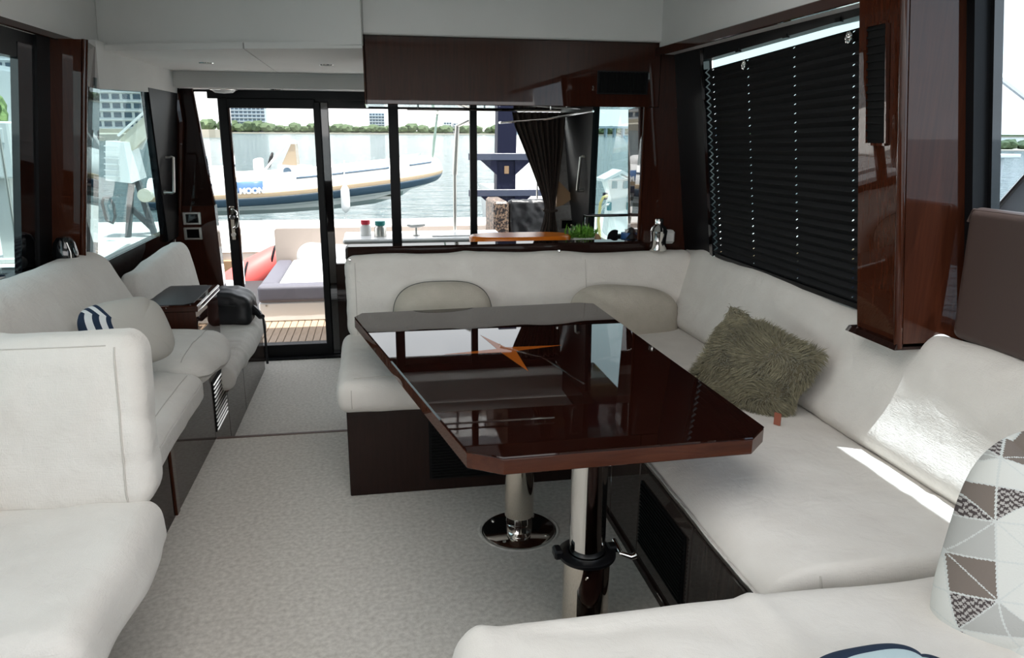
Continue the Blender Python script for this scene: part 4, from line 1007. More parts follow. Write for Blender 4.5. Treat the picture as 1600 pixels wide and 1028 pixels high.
MB().tube([(1.285, 5.76, .965), (1.335, 5.752, .96), (1.385, 5.765, .965), (1.385, 5.84, .97), (1.285, 5.84, .97), (1.285, 5.76, .965)], .010, 8).build('tie_band', CURT, c, True)
MB().tube([(1.245, 5.85, 1.66), (1.245, 5.85, 1.05)], .006, 8).build('pull_wand', CHROME, c, True)
g = thing('tan_board', 'tan wooden board leaning beside the curtain', 'board', (1.46, 5.83, 1.0))
MB().hexa([(1.40, 5.84, .985), (1.455, 5.84, 1.0), (1.455, 5.86, 1.0), (1.40, 5.86, .985)], [(1.40, 5.84, 1.20), (1.545, 5.84, 1.06), (1.545, 5.86, 1.06), (1.40, 5.86, 1.20)]).build('face', TANW, g)
# ================================================================== OUTSIDE
ZW = -.9
sea = MB().add([(-3000, -400, ZW), (3000, -400, ZW), (3000, 4000, ZW), (-3000, 4000, ZW)], [(0, 1, 2, 3)]).build('sea', WATER, kind='structure')
# cockpit deck of teak planks with dark caulking
w = struct('floor', (-.5, 6.5, -.1))
MB().box((-1.5, 6.03, -.5), (1.7, 8.9, -.112)).build('subdeck', CAULK, w)
pb = None
for k in range(44):
    x = -1.30 + k * .058
    if pb is None: pb = MB().box((x, 6.12, -.112), (x + .053, 6.95, -.100), .002).build('plank', TEAK, w); x00 = x
    else:
        c = pb.copy(); COL.objects.link(c); c.location = (x - x00, 0, 0)
MB().box((-1.3, 6.04, -.112), (1.2, 6.11, -.098), .003).build('drain_grating', CAULK, w)
MB().box((-1.75, 6.0, -.6), (-1.45, 8.3, .02), .03).build('wall_left', WHITE, kind='structure')
MB().box((1.75, 6.0, -.6), (2.0, 8.9, .35), .03).build('wall_right', WHITE, kind='structure')
# sun pad
g = thing('cockpit_sunpad', 'white cockpit seat with grey edged cushion and beige arched back', 'seat', (0, 7.6, -.1))
MB().box((-1.055, 6.82, -.1), (1.3, 8.45, .075), .012).build('base', WHITE, g)
MB().lathe([(.008, -.004), (.008, .002)], (-.99, 6.818, .05), 10, 'y').build('snap_button', SATIN, g)
cushion('front_bolster', (-1.055, 6.80, .078), (1.3, 6.98, .225), (.03, .03, .03), GREYC, g, wr=.001)
cushion('side_bolster', (-1.055, 6.985, .078), (-.90, 8.30, .222), (.03, .03, .03), GREYC, g, wr=.001)
cushion('pad', (-.898, 6.985, .078), (1.3, 8.30, .220), (.03, .03, .03), mat('white vinyl', (.78, .78, .78), .6), g, wr=.001)
# beige back with an arched white insert
arc = [(-.86 + .16 - .16 * math.cos(k * math.pi / 16), .24 + .16 * math.sin(k * math.pi / 16)) for k in range(9)]
arcr = [(.28 - x, z) for x, z in arc[::-1]]
def slab(name, poly_, y0, y1, mt):
    n = len(poly_); return link(name, [(x, y0, z) for x, z in poly_] + [(x, y1, z) for x, z in poly_], [tuple(range(n))[::-1], tuple(range(n, 2 * n))] + [(i, (i + 1) % n, n + (i + 1) % n, n + i) for i in range(n)], mt, g)
slab('back_border', [(-1.07, .08), (-1.07, .53), (-1.05, .55), (1.33, .55), (1.35, .53), (1.35, .08), (1.14, .08)] + arcr + arc[::-1] + [(-.86, .08)], 8.32, 8.45, BEIGE)
slab('back_insert', [(-.86, .08)] + arc + arcr + [(1.14, .08)], 8.345, 8.44, MATS['white vinyl'])
# white wet bar under the aft windows
g = thing('wet_bar', 'white cockpit wet bar cabinet under the aft window', 'cabinet', (.4, 6.4, -.1))
MB().box((-.24, 6.18, -.1), (1.02, 6.62, .675), .01).build('body', WHITE, g)
MB().box((-.27, 6.15, .675), (1.05, 6.66, .712), .012).build('top', WHITE, g)
MB().box((.45, 6.25, .712), (.95, 6.55, .722), .004).build('hatch', WHITE, g)
def bottle(label, x, y, cap, bx, r=.03):
    g = thing('bottle', label, 'bottle', (x, y, .712))
    MB().lathe([(.0, 0), (r, 0), (r, .07), (r * .75, .085), (r * .7, .09)], (x, y, .713), 16).build('body', bx, g, True)
    MB().lathe([(r * .8, .09), (r * .85, .095), (r * .85, .125), (.0, .128)], (x, y, .713), 16).build('cap', cap, g, True)
bottle('squat clear bottle with a red lid on the white wet bar', -.09, 6.42, CAPR, WHITEM, .045)
bottle('squat clear jar with a teal lid on the white wet bar', .03, 6.34, CAPT, SATIN, .05)
g = thing('faucet', 'chrome mushroom topped faucet on the white wet bar', 'faucet', (.325, 6.35, .712))
MB().lathe([(.0, 0), (.03, 0), (.028, .008), (.010, .015), (.010, .07), (.0, .072)], (.325, 6.35, .713), 18).build('stem', SATIN, g, True)
MB().tube([(.25, 6.35, .80), (.29, 6.345, .79), (.36, 6.345, .795), (.40, 6.35, .80)], [.008, .014, .014, .008], 10).build('lever', WHITEM, g, True)
g = thing('awning_pole', 'thin dark awning pole standing by the wet bar', 'pole', (.67, 6.55, .712))
MB().tube([(.67, 6.55, .712), (.675, 6.55, 1.23)], .014, 10).build('lower_tube', SATIN, g, True)
MB().tube([(.675, 6.55, 1.20), (.70, 6.55, 1.60), (.80, 6.5, 1.645)], .020, 10).build('upper_tube', SATIN, g, True)
g = thing('wicker_chair', 'dark wicker tub chair with a speckled side panel in the cockpit', 'chair', (1.35, 7.0, -.1))
MB().box((1.06, 6.86, .24), (1.20, 7.4, .94), .02).build('side_panel', WICK, g)
f = cushion('backrest', (1.20, 6.88, .24), (1.66, 7.0, .95), (.04, .04, .04), BLEATH, g, wr=.010, wf=16)
MB().box((1.06, 6.87, .20), (1.66, 7.4, .26), .01).build('seat', WICK, g)
for x in (1.09, 1.62):
    for y in (6.9, 7.36): MB().box((x - .02, y - .02, -.1), (x + .02, y + .02, .21)).build('leg', WICK, g)

# concrete pier along the water, with timber wale
g = MB().prism([(-30, 9.6), (-3.35, 9.6), (-3.2, 10.4), (30, 10.4), (30, 14.2), (-30, 14.2)], -.28, 0, .02).build('pavement', CONC, kind='structure')
MB().box((-3.2, 10.33, -.30), (30, 10.40, -.10), .01).build('trim_11', TANW, kind='structure')
MB().box((-30, 10.42, -1.2), (30, 10.6, -.28)).build('pier_shadow_wall', NAVY, kind='structure')  # navy sheet standing in for the dark shadow under the pier edge
# weathered timber finger seen through the left quarter window
w = struct('pavement', (-2.7, 10, 0))
pb = None
for k in range(15):
    y = 8.6 + k * .165
    if pb is None: pb = MB().hexa([(-3.13 - .02, y, -.03), (-1.9, y, -.03), (-1.9, y + .15, -.03), (-3.15, y + .15, -.03)], [(-3.15, y, .02), (-1.9, y, .02), (-1.9, y + .15, .02), (-3.15, y + .15, .02)]).build('plank', TEAKG, w)
    else:
        c = pb.copy(); COL.objects.link(c); c.location = (-.012 * k, k * .165, 0)
MB().hexa([(-3.20, 8.6, -.1), (-3.15, 8.6, -.1), (-3.33, 11.1, -.1), (-3.38, 11.1, -.1)], [(-3.20, 8.6, .04), (-3.15, 8.6, .04), (-3.33, 11.1, .04), (-3.38, 11.1, .04)]).build('edge_rail', SATIN, w)
g = thing('dock_cleat', 'small black cleat on the grey plank dock', 'cleat', (-2.55, 10.4, .02))
MB().tube([(-2.64, 10.4, .10), (-2.58, 10.4, .085), (-2.50, 10.4, .085), (-2.44, 10.4, .10)], .018, 8).build('horn', BLACK, g, True)
for x in (-2.57, -2.51): MB().tube([(x, 10.4, .02), (x, 10.4, .085)], .016, 8).build('foot', BLACK, g, True)

# red covered kayak by the pier
def kay(P):
    u = (P[:, 0] + 2.0) / .9; return np.column_stack([P[:, 0], P[:, 1] + .35 * u, P[:, 2] + .38 * u])
g = thing('kayak', 'red covered kayak strapped up beside the pier', 'kayak', (-1.6, 9.5, -.2))
f = MB(); f.tube([(-2.35, 8.9, -.62), (-2.1, 9.0, -.50), (-1.8, 9.15, -.31), (-1.5, 9.3, -.12), (-1.2, 9.5, .07), (-.95, 9.7, .20)], [.05, .16, .20, .20, .15, .04], 20); f.build('hull', RED, g, True)
for q, r_ in (((-1.95, 9.07, -.40), .19), ((-1.55, 9.27, -.15), .205), ((-1.25, 9.46, .04), .17)):
    pts = [(q[0] + .04 * math.sin(a), q[1] + r_ * math.cos(a), q[2] + r_ * math.sin(a)) for a in np.linspace(0, 2 * math.pi, 25)]
    MB().tube(pts, .015, 6, False).build('strap', BLACK, g, True)
g = thing('mooring_fender', 'dark grey mooring fender floating below the red kayak', 'fender', (-1.6, 8.9, -.5))
MB().tube([(-1.9, 9.0, -.72), (-1.85, 9.0, -.7), (-1.75, 8.98, -.66), (-1.3, 8.95, -.55), (-1.2, 8.94, -.52), (-1.14, 8.94, -.5)], [.03, .12, .16, .16, .12, .03], 16).build('body', GREYC, g, True)
MB().tube([(-1.14, 8.94, -.5), (-1.0, 8.8, -.2), (-.98, 8.6, .0)], .012, 6).build('lanyard', BLACK, g, True)

# rigid inflatable tender on its lift beyond the pier
g = thing('tender_boat', 'white rigid inflatable tender with navy and tan side stripes', 'boat', (-1.2, 17.2, -.1))
YC, YN = 17.2, 16.32
LX, LZ = -2.42, .345
DZ = -.15
path = [(-4.4, YN, .44), (-3.6, YN, .46), (-2.8, YN, .49), (-2.0, YN, .53), (-1.1, YN, .61), (-.2, YN, .73), (.4, YN + .05, .82), (.8, YN + .22, .89), (1.08, YN + .5, .94), (1.2, YC - .1, .965), (1.2, YC + .1, .965), (1.08, YC + .38, .94), (.8, YC + .66, .89), (.4, YC + .83, .82), (-.2, YC + .88, .73), (-1.1, YC + .88, .61), (-2.0, YC + .88, .53), (-2.8, YC + .88, .49), (-3.6, YC + .88, .46), (-4.4, YC + .88, .44)]
def refine(p, k=4):
    p = np.array(p, float); t = np.arange(len(p)); tt = np.linspace(0, len(p) - 1, (len(p) - 1) * k + 1); o = []
    for s_ in tt:
        i = min(int(s_), len(p) - 2); u = s_ - i; p0 = p[max(i - 1, 0)]; p1 = p[i]; p2 = p[i + 1]; p3 = p[min(i + 2, len(p) - 1)]
        o.append(.5 * ((2 * p1) + (-p0 + p2) * u + (2 * p0 - 5 * p1 + 4 * p2 - p3) * u * u + (-p0 + 3 * p1 - 3 * p2 + p3) * u ** 3))
    return np.array(o)
pp = refine(path); pp[:, 2] += DZ - .05 * np.clip((pp[:, 0] + 1) / 2.2, 0, 1); rad = np.array([.34 - .06 * math.exp(-((i - len(pp) / 2) / 12) ** 2) for i in range(len(pp))])
MB().tube(pp, rad, 24).build('tube', PAINTW, g, True)
def strake(name, mt, a0, a1, off, i0, i1, nseg=6):
    V = []; F = []
    idx = range(i0, i1)
    for i in idx:
        t = pp[min(i + 1, len(pp) - 1)] - pp[max(i - 1, 0)]; t[2] = 0; t /= np.linalg.norm(t); outw = np.array((t[1], -t[0], 0))
        for k in range(nseg + 1):
            a = R(a0 + (a1 - a0) * k / nseg); V.append(pp[i] + (rad[i] + off) * (outw * math.cos(a) + np.array((0, 0, 1)) * math.sin(a)))
    m_ = nseg + 1
    for i in range(len(V) // m_ - 1):
        for k in range(nseg): F.append((i * m_ + k, i * m_ + k + 1, (i + 1) * m_ + k + 1, (i + 1) * m_ + k))
    o = link(name, V, F, mt, g, True); md = o.modifiers.new('thickness', 'SOLIDIFY'); md.thickness = .012; return o
strake('rub_strake', RUBBER, -52, -20, .012, 0, len(pp))
strake('tan_stripe', TAN, -17, -2, .008, 0, len(pp))
strake('carry_line', RUBBER, 36, 42, .01, 14, 24, 2)
strake('carry_line', RUBBER, 36, 42, .01, 26, 32, 2)
# hull
st = [(-4.3, -.08, .10), (-3, -.06, .10), (-2, -.02, .12), (-1, .04, .18), (0, .16, .32), (.6, .34, .48), (1.0, .62, .72), (1.15, .80, .82)]
V = []; F = []
for x, kz, cz in st:
    kz += DZ; cz += DZ
    hw = .74 * (1 if x < -.2 else max(.05, 1 - ((x + .2) / 1.4) ** 2)); V += [(x, YC - hw, cz + .14), (x, YC - hw * .94, cz), (x, YC - hw * .45, (cz + kz) / 2), (x, YC, kz), (x, YC + hw * .45, (cz + kz) / 2), (x, YC + hw * .94, cz), (x, YC + hw, cz + .14)]
for i in range(len(st) - 1):
    for k in range(6): F.append((i * 7 + k, i * 7 + k + 1, (i + 1) * 7 + k + 1, (i + 1) * 7 + k))
F.append(tuple(range(7)))
o = link('hull', V, F, PAINTW, g, False); o.data.materials.append(SEAG)
for p in o.data.polygons: p.material_index = 1 if (p.index % 6) in (1, 2, 3, 4) and p.index < len(F) - 1 - 12 else 0  # green reflection on the lower hull, put into its colour
_k0 = set(g.children)
MB().box((-4.2, YC - .6, .30), (.5, YC + .6, .36)).build('deck', WHITEM, g)
# console, screen, wheel, seats
MB().hexa([(-2.1, YC - .45, .36), (-1.25, YC - .45, .36), (-1.25, YC + .35, .36), (-2.1, YC + .35, .36)], [(-1.98, YC - .42, 1.02), (-1.35, YC - .42, .98), (-1.35, YC + .32, .98), (-1.98, YC + .32, 1.02)]).build('console', PAINTW, g)
MB().hexa([(-1.92, YC - .38, 1.0), (-1.60, YC - .38, .99), (-1.60, YC + .28, .99), (-1.92, YC + .28, 1.0)], [(-1.70, YC - .34, 1.44), (-1.62, YC - .34, 1.44), (-1.62, YC + .24, 1.44), (-1.70, YC + .24, 1.44)]).build('windscreen', DARKT, g)
MB().tube([(-2.28, YC - .40, .88), (-1.82, YC - .40, 1.42), (-1.72, YC - .36, 1.50), (-1.60, YC - .36, 1.50)], .022, 8).build('grab_rail', PAINTW, g, True)
wh = [(-2.16 + .12 * math.cos(a) * .4, YC - .15 + .17 * math.sin(a), 1.10 + .15 * math.cos(a)) for a in np.linspace(0, 2 * math.pi, 21)]
MB().tube(wh, .022, 6, False).build('steering_wheel', BLACK, g, True)
MB().lathe([(.05, -.01), (.085, -.012), (.085, .0)], (-1.80, YC - .445, .88), 18, 'y').build('speaker_ring', RUBBER, g, True)
MB().lathe([(.0, -.015), (.035, -.015), (.035, .0)], (-1.80, YC - .445, .88), 14, 'y').build('speaker_cone', RUBBER, g, True)
cushion('helm_seat', (-2.75, YC - .4, .40), (-2.3, YC + .4, .80), (.08, .08, .08), PAINTW, g, wr=.002)
cushion('seat_back', (-2.5, YC - .35, .80), (-2.36, YC + .35, 1.14), (.06, .06, .06), PAINTW, g, wr=.002)
cushion('engine_cowl', (-3.9, YC - .3, .45), (-3.0, YC + .3, .98), (.15, .15, .15), PAINTW, g, wr=.004)
cushion('bow_cushion', (-.9, YC - .5, .55), (.2, YC + .5, .93), (.10, .10, .10), PAINTW, g, deform=lambda P: np.column_stack([P[:, 0], P[:, 1], P[:, 2] + .15 * (P[:, 0] + .9)]), wr=.004)
MB().tube([(.45, YC - .35, 1.02), (.6, YC - .3, 1.20), (.9, YC - .1, 1.22), (.95, YC + .1, 1.22)], .018, 8).build('bow_rail', SATIN, g, True)
for o in g.children:
    if o not in _k0: o.location.z += DZ
# name panel with its lettering
pn = strake('name_panel', mat('blue panel', (.075, .16, .33), .4), 1, 38, .006, 8, 12)
tx = bpy.data.curves.new('lettering', 'FONT'); tx.body = 'MOON'; tx.size = .15; tx.extrude = .006; tx.offset = .009; tx.align_x = 'CENTER'
to = bpy.data.objects.new('lettering', tx); COL.objects.link(to); bpy.context.view_layer.update()
me = bpy.data.meshes.new_from_object(to.evaluated_get(bpy.context.evaluated_depsgraph_get())); bpy.data.objects.remove(to)
to = bpy.data.objects.new('lettering', me); COL.objects.link(to); me.materials.clear(); me.materials.append(WHITEM)
to.parent = pn
to.matrix_basis = Matrix.Translation((LX, YN - .368, LZ)) @ Matrix.Rotation(R(-2), 4, 'Y') @ Matrix.Rotation(R(90 - 14), 4, 'X')
MB().tube([(1.26, YC - .3, 1.0), (1.30, YC - .3, 1.35), (1.42, YC - .3, 2.2), (1.6, YC - .3, 3.6)], [.02, .03, .018, .018], 8).build('lift_strap', SEAG, g, True)
MB().lathe([(.0, -.05), (.05, -.03), (.05, .03), (.0, .05)], (1.38, YC - .3, 1.95), 10).build('shackle', SATIN, g, True)
g = thing('white_fender', 'white fender hanging on the side of the inflatable tender', 'fender', (-.6, 15.8, .3))
MB().lathe([(.0, .04), (.04, .07), (.08, .12), (.09, .18), (.09, .46), (.08, .53), (.04, .60), (.03, .66), (.0, .67)], (-.60, 15.83, -.10), 20).build('body', PAINTW, g, True)
MB().tube([(-.60, 15.83, .56), (-.60, 15.92, .80), (-.60, 16.1, .97)], .014, 6).build('lanyard', WHITEM, g, True)
MB().tube([(-.60, 15.83, -.07), (-.60, 15.83, -.45)], .010, 6).build('tail', WHITEM, g, True)

# lift crane left of the tender, with its white cover
g = thing('boat_lift', 'buff boat lift arm on dark struts with a white motor cover', 'crane', (-3.4, 12.3, 0))
def beam(a, b, w_, h_):
    a = np.array(a, float); b = np.array(b, float); d = (b - a) / np.linalg.norm(b - a); u = np.cross(d, (0, 1, 0)); u /= np.linalg.norm(u); v_ = np.array((0, 1.0, 0))
    q = lambda p: [p - u * h_ - v_ * w_, p + u * h_ - v_ * w_, p + u * h_ + v_ * w_, p - u * h_ + v_ * w_]
    return MB().hexa(q(a), q(b))
beam((-3.58, 12.3, 1.33), (-2.55, 12.3, 2.25), .10, .11).build('boom', BUFF, g)
beam((-3.66, 12.2, 1.47), (-2.60, 12.2, 2.38), .02, .015).build('tie_rod', PAINTW, g)
MB().tube([(-3.72, 12.25, 1.40), (-3.55, 12.25, 1.30)], .02, 8).build('pivot_pin', SATIN, g, True)
beam((-3.40, 12.3, 1.28), (-3.28, 12.3, 1.50), .04, .02).build('ram', SATIN, g)
MB().hexa([(-3.86, 12.05, .84), (-3.50, 12.0, .80), (-3.40, 12.45, .86), (-3.82, 12.5, .84)], [(-3.80, 12.08, 1.40), (-3.55, 12.05, 1.38), (-3.46, 12.4, 1.38), (-3.76, 12.42, 1.40)]).build('motor_cover', PAINTW, g)
for k in range(6):
    z = .90 + k * .085; f = k / 6
    MB().hexa([(-3.862 + .06 * f, 12.02, z), (-3.64 + .02 * f, 12.0, z - .012), (-3.64 + .02 * f, 12.03, z - .012), (-3.862 + .06 * f, 12.05, z)], [(-3.862 + .06 * f, 12.02, z + .012), (-3.64 + .02 * f, 12.0, z), (-3.64 + .02 * f, 12.03, z), (-3.862 + .06 * f, 12.05, z + .012)]).build('cover_slat', PAINTW, g)
for a, b in (((-3.55, 12.2, .82), (-3.66, 12.1, .0)), ((-3.50, 12.3, .82), (-3.28, 12.1, .0)), ((-3.52, 12.4, .82), (-3.45, 12.7, .0)), ((-3.62, 12.2, .45), (-3.30, 12.15, .1))): beam(a, b, .04, .035).build('leg', mat('grey strut', (.08, .085, .09), .4), g)
MB().lathe([(.0, -.06), (.10, -.06), (.10, .06), (.0, .06)], (-3.35, 12.1, .62), 16, 'y').build('winch_drum', BUFF, g, True)
hp = [(-3.80, 11.7, .30), (-3.83, 11.7, .55), (-3.80, 11.7, .62), (-3.72, 11.7, .62), (-3.68, 11.7, .52), (-3.68, 11.7, .35), (-3.72, 11.7, .26), (-3.80, 11.7, .30)]
MB().tube(hp, .022, 8, False).build('hose_loop', mat('grey strut', (.08, .085, .09), .4), g, True)

# big white utility cabinet at far left, and a black awning over it
g = thing('utility_pedestal', 'large white utility box on a post at the left edge', 'pedestal', (-4.5, 9.9, 0))
MB().box((-4.85, 9.8, 1.0), (-4.10, 10.2, 1.64), .02).build('box', WHITEM, g)
MB().box((-4.30, 9.79, 1.40), (-4.16, 9.80, 1.56), .003).build('door', PAINTW, g)
MB().box((-4.42, 9.9, .0), (-4.22, 10.1, 1.0), .01).build('post', CONC, g)
MB().box((-4.55, 9.82, .0), (-4.08, 10.2, .06), .01).build('foot', CONC, g)
g = thing('awning', 'black triangular awning with a white edge beyond the left window', 'awning', (-4.1, 8.8, 1.9))
link('canvas', [(-4.6, 8.6, 1.80), (-3.70, 8.6, 2.17), (-3.70, 8.6, 1.80), (-3.95, 8.6, 1.72), (-4.6, 8.65, 1.86)] + [(-4.6, 8.64, 1.80), (-3.70, 8.64, 2.17), (-3.70, 8.64, 1.80), (-3.95, 8.64, 1.72), (-4.6, 8.69, 1.86)], [(0, 4, 1, 2, 3), (5, 8, 7, 6, 9), (0, 3, 8, 5), (3, 2, 7, 8), (2, 1, 6, 7), (1, 4, 9, 6), (4, 0, 5, 9)], BLACK, g)
MB().tube([(-4.65, 8.6, 1.83), (-3.68, 8.6, 2.19)], .02, 8).build('edge_tube', PAINTW, g, True)
MB().tube([(-3.70, 8.62, 2.17), (-3.70, 8.62, .0)], .015, 8).build('post', SATIN, g, True)

# lighthouse shaped power pedestal with hoses
g = thing('lighthouse_pedestal', 'white lighthouse shaped dock pedestal with teal lights and hoses', 'pedestal', (3.55, 11, 0))
X = 3.555
MB().hexa([(X - .17, 10.85, .0), (X + .17, 10.85, .0), (X + .17, 11.15, .0), (X - .17, 11.15, .0)], [(X - .115, 10.88, .62), (X + .115, 10.88, .62), (X + .115, 11.12, .62), (X - .115, 11.12, .62)]).build('tower', PAINTW, g)
MB().hexa([(X - .115, 10.88, .62), (X + .115, 10.88, .62), (X + .115, 11.12, .62), (X - .115, 11.12, .62)], [(X - .20, 10.84, .88), (X + .20, 10.84, .88), (X + .20, 11.16, .88), (X - .20, 11.16, .88)]).build('gallery', PAINTW, g)
MB().add([(X - .26, 10.78, .86), (X, 10.78, .98), (X + .26, 10.78, .86), (X - .26, 11.22, .86), (X, 11.22, .98), (X + .26, 11.22, .86), (X - .26, 10.78, .90), (X, 10.78, 1.03), (X + .26, 10.78, .90), (X - .26, 11.22, .90), (X, 11.22, 1.03), (X + .26, 11.22, .90)],
         [(0, 1, 4, 3), (1, 2, 5, 4), (6, 9, 10, 7), (7, 10, 11, 8), (0, 6, 7, 1), (1, 7, 8, 2), (3, 4, 10, 9), (4, 5, 11, 10), (0, 3, 9, 6), (2, 8, 11, 5)]).build('roof', PAINTW, g)
for dx in (-.085, .085): MB().box((X + dx - .04, 10.83, .76), (X + dx + .04, 10.86, .87), .005).build('light_pane', TEAL, g)
for dx in (-.15, .15): MB().box((X + dx - .03, 10.83, .44), (X + dx + .03, 10.88, .56), .005).build('light_pane', TEAL, g)
for s in (-1, 1):
    MB().box((X + s * .21 - .03, 10.84, .60), (X + s * .21 + .03, 10.92, .70), .01).build('socket', TEAL if s > 0 else NAVY, g)
    pts = [(X + s * (.13 + .17 * math.sin(a)), 10.86, .30 + .26 * math.cos(a)) for a in np.linspace(0, math.pi, 14)]
    for k in range(3): MB().tube([(p[0] + s * .02 * k, p[1] - .02 * k, p[2] - .015 * k) for p in pts], .014, 6).build('coiled_cord', PAINTW, g, True)
MB().tube([(X - .20, 10.80, .66), (X - .27, 10.78, .64), (X - .31, 10.78, .55), (X - .33, 10.78, .30), (X - .30, 10.78, .05), (X - .25, 10.7, .02)], .022, 8).build('hose', YELLOW, g, True)

# navy pile with cross braces
g = thing('dock_pile', 'navy painted pile with two grey crossbars behind the aft window', 'pile', (1.72, 10.2, 0))
MB().hexa([(1.56, 10.1, -1.2), (1.82, 10.1, -1.2), (1.82, 10.34, -1.2), (1.56, 10.34, -1.2)], [(1.63, 10.1, 2.6), (1.88, 10.1, 2.6), (1.88, 10.34, 2.6), (1.63, 10.34, 2.6)]).build('post', NAVY, g)
for z, x1 in ((1.24, 2.2), (.77, 2.25)):
    MB().box((1.22, 10.06, z - .045), (x1, 10.1, z + .045), .005).build('crossbar', mat('navy crossbar', (.05, .06, .10), .4), g)
    for s in (-1, 1):
        MB().add([(1.72 + s * .12, 10.07, z - .045), (1.72 + s * .34, 10.07, z - .045), (1.72 + s * .12, 10.07, z - .24), (1.72 + s * .12, 10.1, z - .045), (1.72 + s * .34, 10.1, z - .045), (1.72 + s * .12, 10.1, z - .24)], [(0, 1, 2), (3, 5, 4), (0, 3, 4, 1), (1, 4, 5, 2), (2, 5, 3, 0)]).build('gusset', NAVY, g)
MB().box((1.70, 10.09, 1.02), (1.76, 10.10, 1.12)).build('number_plate', TANW, g)
g = thing('mooring_boat', 'small white boat hull moored behind the navy pile', 'boat', (2.6, 13.5, 0))
MB().hexa([(2.3, 14.6, -.9), (3.4, 14.6, -.9), (3.4, 16, -.9), (2.3, 16, -.9)], [(2.2, 14.5, .5), (3.5, 14.5, .5), (3.5, 16.2, .5), (2.2, 16.2, .5)]).build('hull', PAINTW, g)
MB().hexa([(2.45, 14.8, .5), (3.2, 14.8, .5), (3.2, 15.8, .5), (2.45, 15.8, .5)], [(2.6, 14.9, 1.5), (3.0, 14.9, 1.5), (3.0, 15.6, 1.5), (2.6, 15.6, 1.5)]).build('cabin', PAINTW, g)
MB().tube([(2.9, 14.9, 1.4), (2.9, 14.9, 2.2)], .02, 8).build('mast', SATIN, g, True)

# right side: white bulwark, rope, mooring post
g = thing('bulwark', 'white bulwark rising outside the forward right window', 'bulwark', (2.2, 2.0, 1.0))
pl = [(2.47, 1.10), (2.415, 1.25), (2.29, 1.43), (2.25, 1.43), (2.1, 1.22), (.0, 1.22), (.0, 1.0)]
n = len(pl); link('side', [(2.2, y, z) for y, z in pl] + [(2.6, y, z) for y, z in pl], [tuple(range(n)), tuple(range(n, 2 * n))[::-1]] + [(i, n + i, n + (i + 1) % n, (i + 1) % n) for i in range(n)], WHITE, g)
MB().tube([(2.2, 2.47, 1.105), (2.2, 2.42, 1.26), (2.2, 2.27, 1.44), (2.2, 2.1, 1.235), (2.2, .1, 1.235)], .012, 8).build('rail', SATIN, g, True)
g = thing('stay_rope', 'taut white rope beyond the forward right window', 'rope', (3.5, 3.5, 1.9))
MB().tube([(3.5, 4.6, 2.35), (3.5, 3.9, 1.85), (3.5, 3.2, 1.45)], .020, 8).build('strand', PAINTW, g, True)
g = thing('dock_post', 'slim white post with a flat cap standing in the water', 'post', (8, 8.9, -.9))
MB().tube([(8.0, 8.74, 1.27), (8.0, 8.80, -.9)], .03, 8).build('shaft', PAINTW, g, True)
MB().box((7.8, 8.6, 1.27), (8.15, 9.0, 1.32), .01).build('cap', PAINTW, g)

# ------------------------------------------------------------------ far shore
MB().box((-900, 780, -1.2), (900, 860, .4)).build('shore', LAND, kind='structure')
MB().box((-900, 812, .4), (900, 860, 2.5)).build('shore', TREE, kind='structure')
def blob(name, mt, seed, sub=2):
    b = bmesh.new(); bmesh.ops.create_icosphere(b, subdivisions=sub, radius=1); P = np.array([v.co[:] for v in b.verts]); k = 1 + .55 * vn(P * 1.7 + seed) + .35 * vn(P * 4.1 + seed)
    for v, q in zip(b.verts, P * k[:, None]): v.co = q
    me = bpy.data.meshes.new(name); b.to_mesh(me); b.free(); me.materials.append(mt); return me
crowns = [blob('crown', TREE, k) for k in (1, 5, 9)]
trunk = MB().tube([(0, 0, -1.2), (0, 0, .2)], .12, 6).build('trunk', BARK); trunk_me = trunk.data; bpy.data.objects.remove(trunk)
def tree(label, x, y, z, s, sy, me, group, tm=trunk_me):
    g = thing('tree', label, 'tree', (x, y, z), group)
    for nm, d in (('crown', me), ('trunk', tm)):
        o = bpy.data.objects.new(nm, d); COL.objects.link(o); o.parent = g
        if nm == 'crown': o.scale = (s, s, sy); o.location = (0, 0, sy * 1.0)
        else: o.scale = (s * .8, s * .8, sy * .8); o.location = (0, 0, sy * .95)
    return g
rs = np.random.RandomState(11)
for k in range(84):
    x = -420 + k * 8.4 + rs.randn() * 2; tall = 1.25 if x < -90 else 1.0
    tree('dark green tree in the row along the far shore', x, 788 + rs.rand() * 6, .2, 5.6 + 2.4 * rs.rand(), (3.1 + 2.0 * rs.rand()) * tall, crowns[k % 3], 'trees along the far shore')
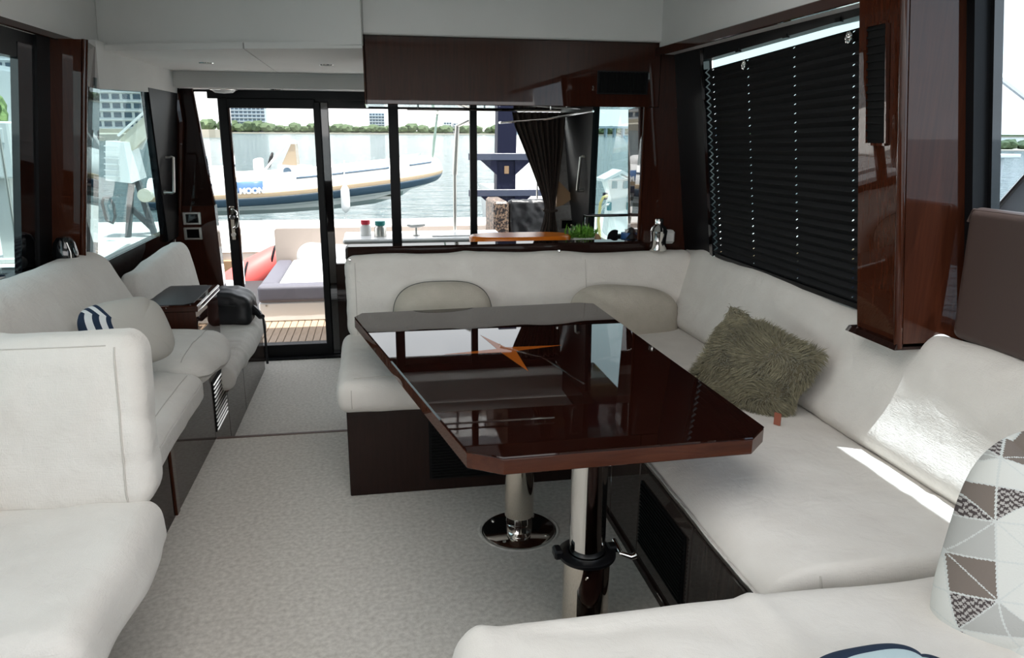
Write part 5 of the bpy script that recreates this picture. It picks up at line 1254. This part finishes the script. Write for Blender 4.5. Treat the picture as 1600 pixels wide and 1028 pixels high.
def tower(label, x0, x1, y, zt, floors, bays, mt=BLDG, z0=0.0, dep=14):
    g = thing('tower_block', label, 'building', ((x0 + x1) / 2, y, z0))
    MB().box((x0, y, z0), (x1, y + dep, zt)).build('wall', mt, g)
    fh = (zt - z0) / floors; bw = (x1 - x0) / bays; f = MB()
    for i in range(floors): f.box((x0 - .3, y - .9, z0 + i * fh - .15), (x1 + .3, y, z0 + i * fh + .25))
    f.build('balcony_slab', BLDG, g); first = None
    for i in range(floors):
        for j in range(bays):
            lo = (x0 + j * bw + bw * .14, y - .12, z0 + i * fh + fh * .25); hi = (x0 + (j + 1) * bw - bw * .14, y + .02, z0 + i * fh + fh * .82)
            if first is None: first = MB().box(lo, hi).build('window', WINB, g); lo0 = lo
            else:
                c = first.copy(); COL.objects.link(c); c.location = (lo[0] - lo0[0], 0, lo[2] - lo0[2])
    MB().box((x0 + 1, y + 1, zt), (x1 - 1, y + dep - 1, zt + 1.2)).build('roof', BLDG, g)
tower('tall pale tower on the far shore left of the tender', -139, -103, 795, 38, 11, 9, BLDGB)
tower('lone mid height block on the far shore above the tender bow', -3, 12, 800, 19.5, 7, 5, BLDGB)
tower('low hazy block on the far shore to the right', 72, 80, 802, 11.5, 4, 3, BLDG)
tower('lower hazy block beside the right far shore block', 82, 90, 803, 10.5, 4, 3, BLDG)
tower('long apartment block with rows of dark windows seen through the left quarter window', -112, -70, 300, 24, 7, 12, BLDG, 2.0)
tower('grey tower with blue window strips at the top left window', -90, -80, 200, 40, 12, 4, BLDG, 0.5)
tower('low white block below the grey tower at the left window', -86.5, -79, 185, 14, 3, 3, BLDG, 0.5)
MB().box((-900, 296, -1.2), (-56, 330, 2.0)).build('shore', LAND, kind='structure')
MB().box((-900, 170, -1.2), (-62, 300, .6)).build('shore', LAND, kind='structure')
lt = blob('crown', TREEL, 3, 3)
tree('bushy light green tree beyond the left window, under the awning', -33.5, 75, .6, 2.0, 1.7, lt, None)
tree('taller light green tree behind the bushy one beyond the left window', -39, 86, .6, 2.8, 2.5, lt, None)
# causeway bridge
g = thing('bridge', 'long grey causeway bridge far across the water', 'bridge', (160, 500, 0))
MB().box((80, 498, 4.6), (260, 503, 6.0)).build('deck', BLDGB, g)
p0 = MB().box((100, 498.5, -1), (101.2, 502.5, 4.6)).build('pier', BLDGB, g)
for k in range(1, 26):
    c = p0.copy(); COL.objects.link(c); c.location = (6 * k - 20, 0, 0)
# mangrove islet seen through the forward right window
MB().prism([(96, 112), (150, 100), (165, 130), (110, 136)], -1.0, -.75).build('shore', LAND, kind='structure')
for k in range(22):
    tree('low green mangrove on the islet beyond the right window', 99 + k * 2.2 + rs.rand(), 120 + rs.randn() * 2, -.9, 1.3 + .5 * rs.rand(), .75 + .35 * rs.rand(), crowns[k % 3], 'mangroves on the islet')
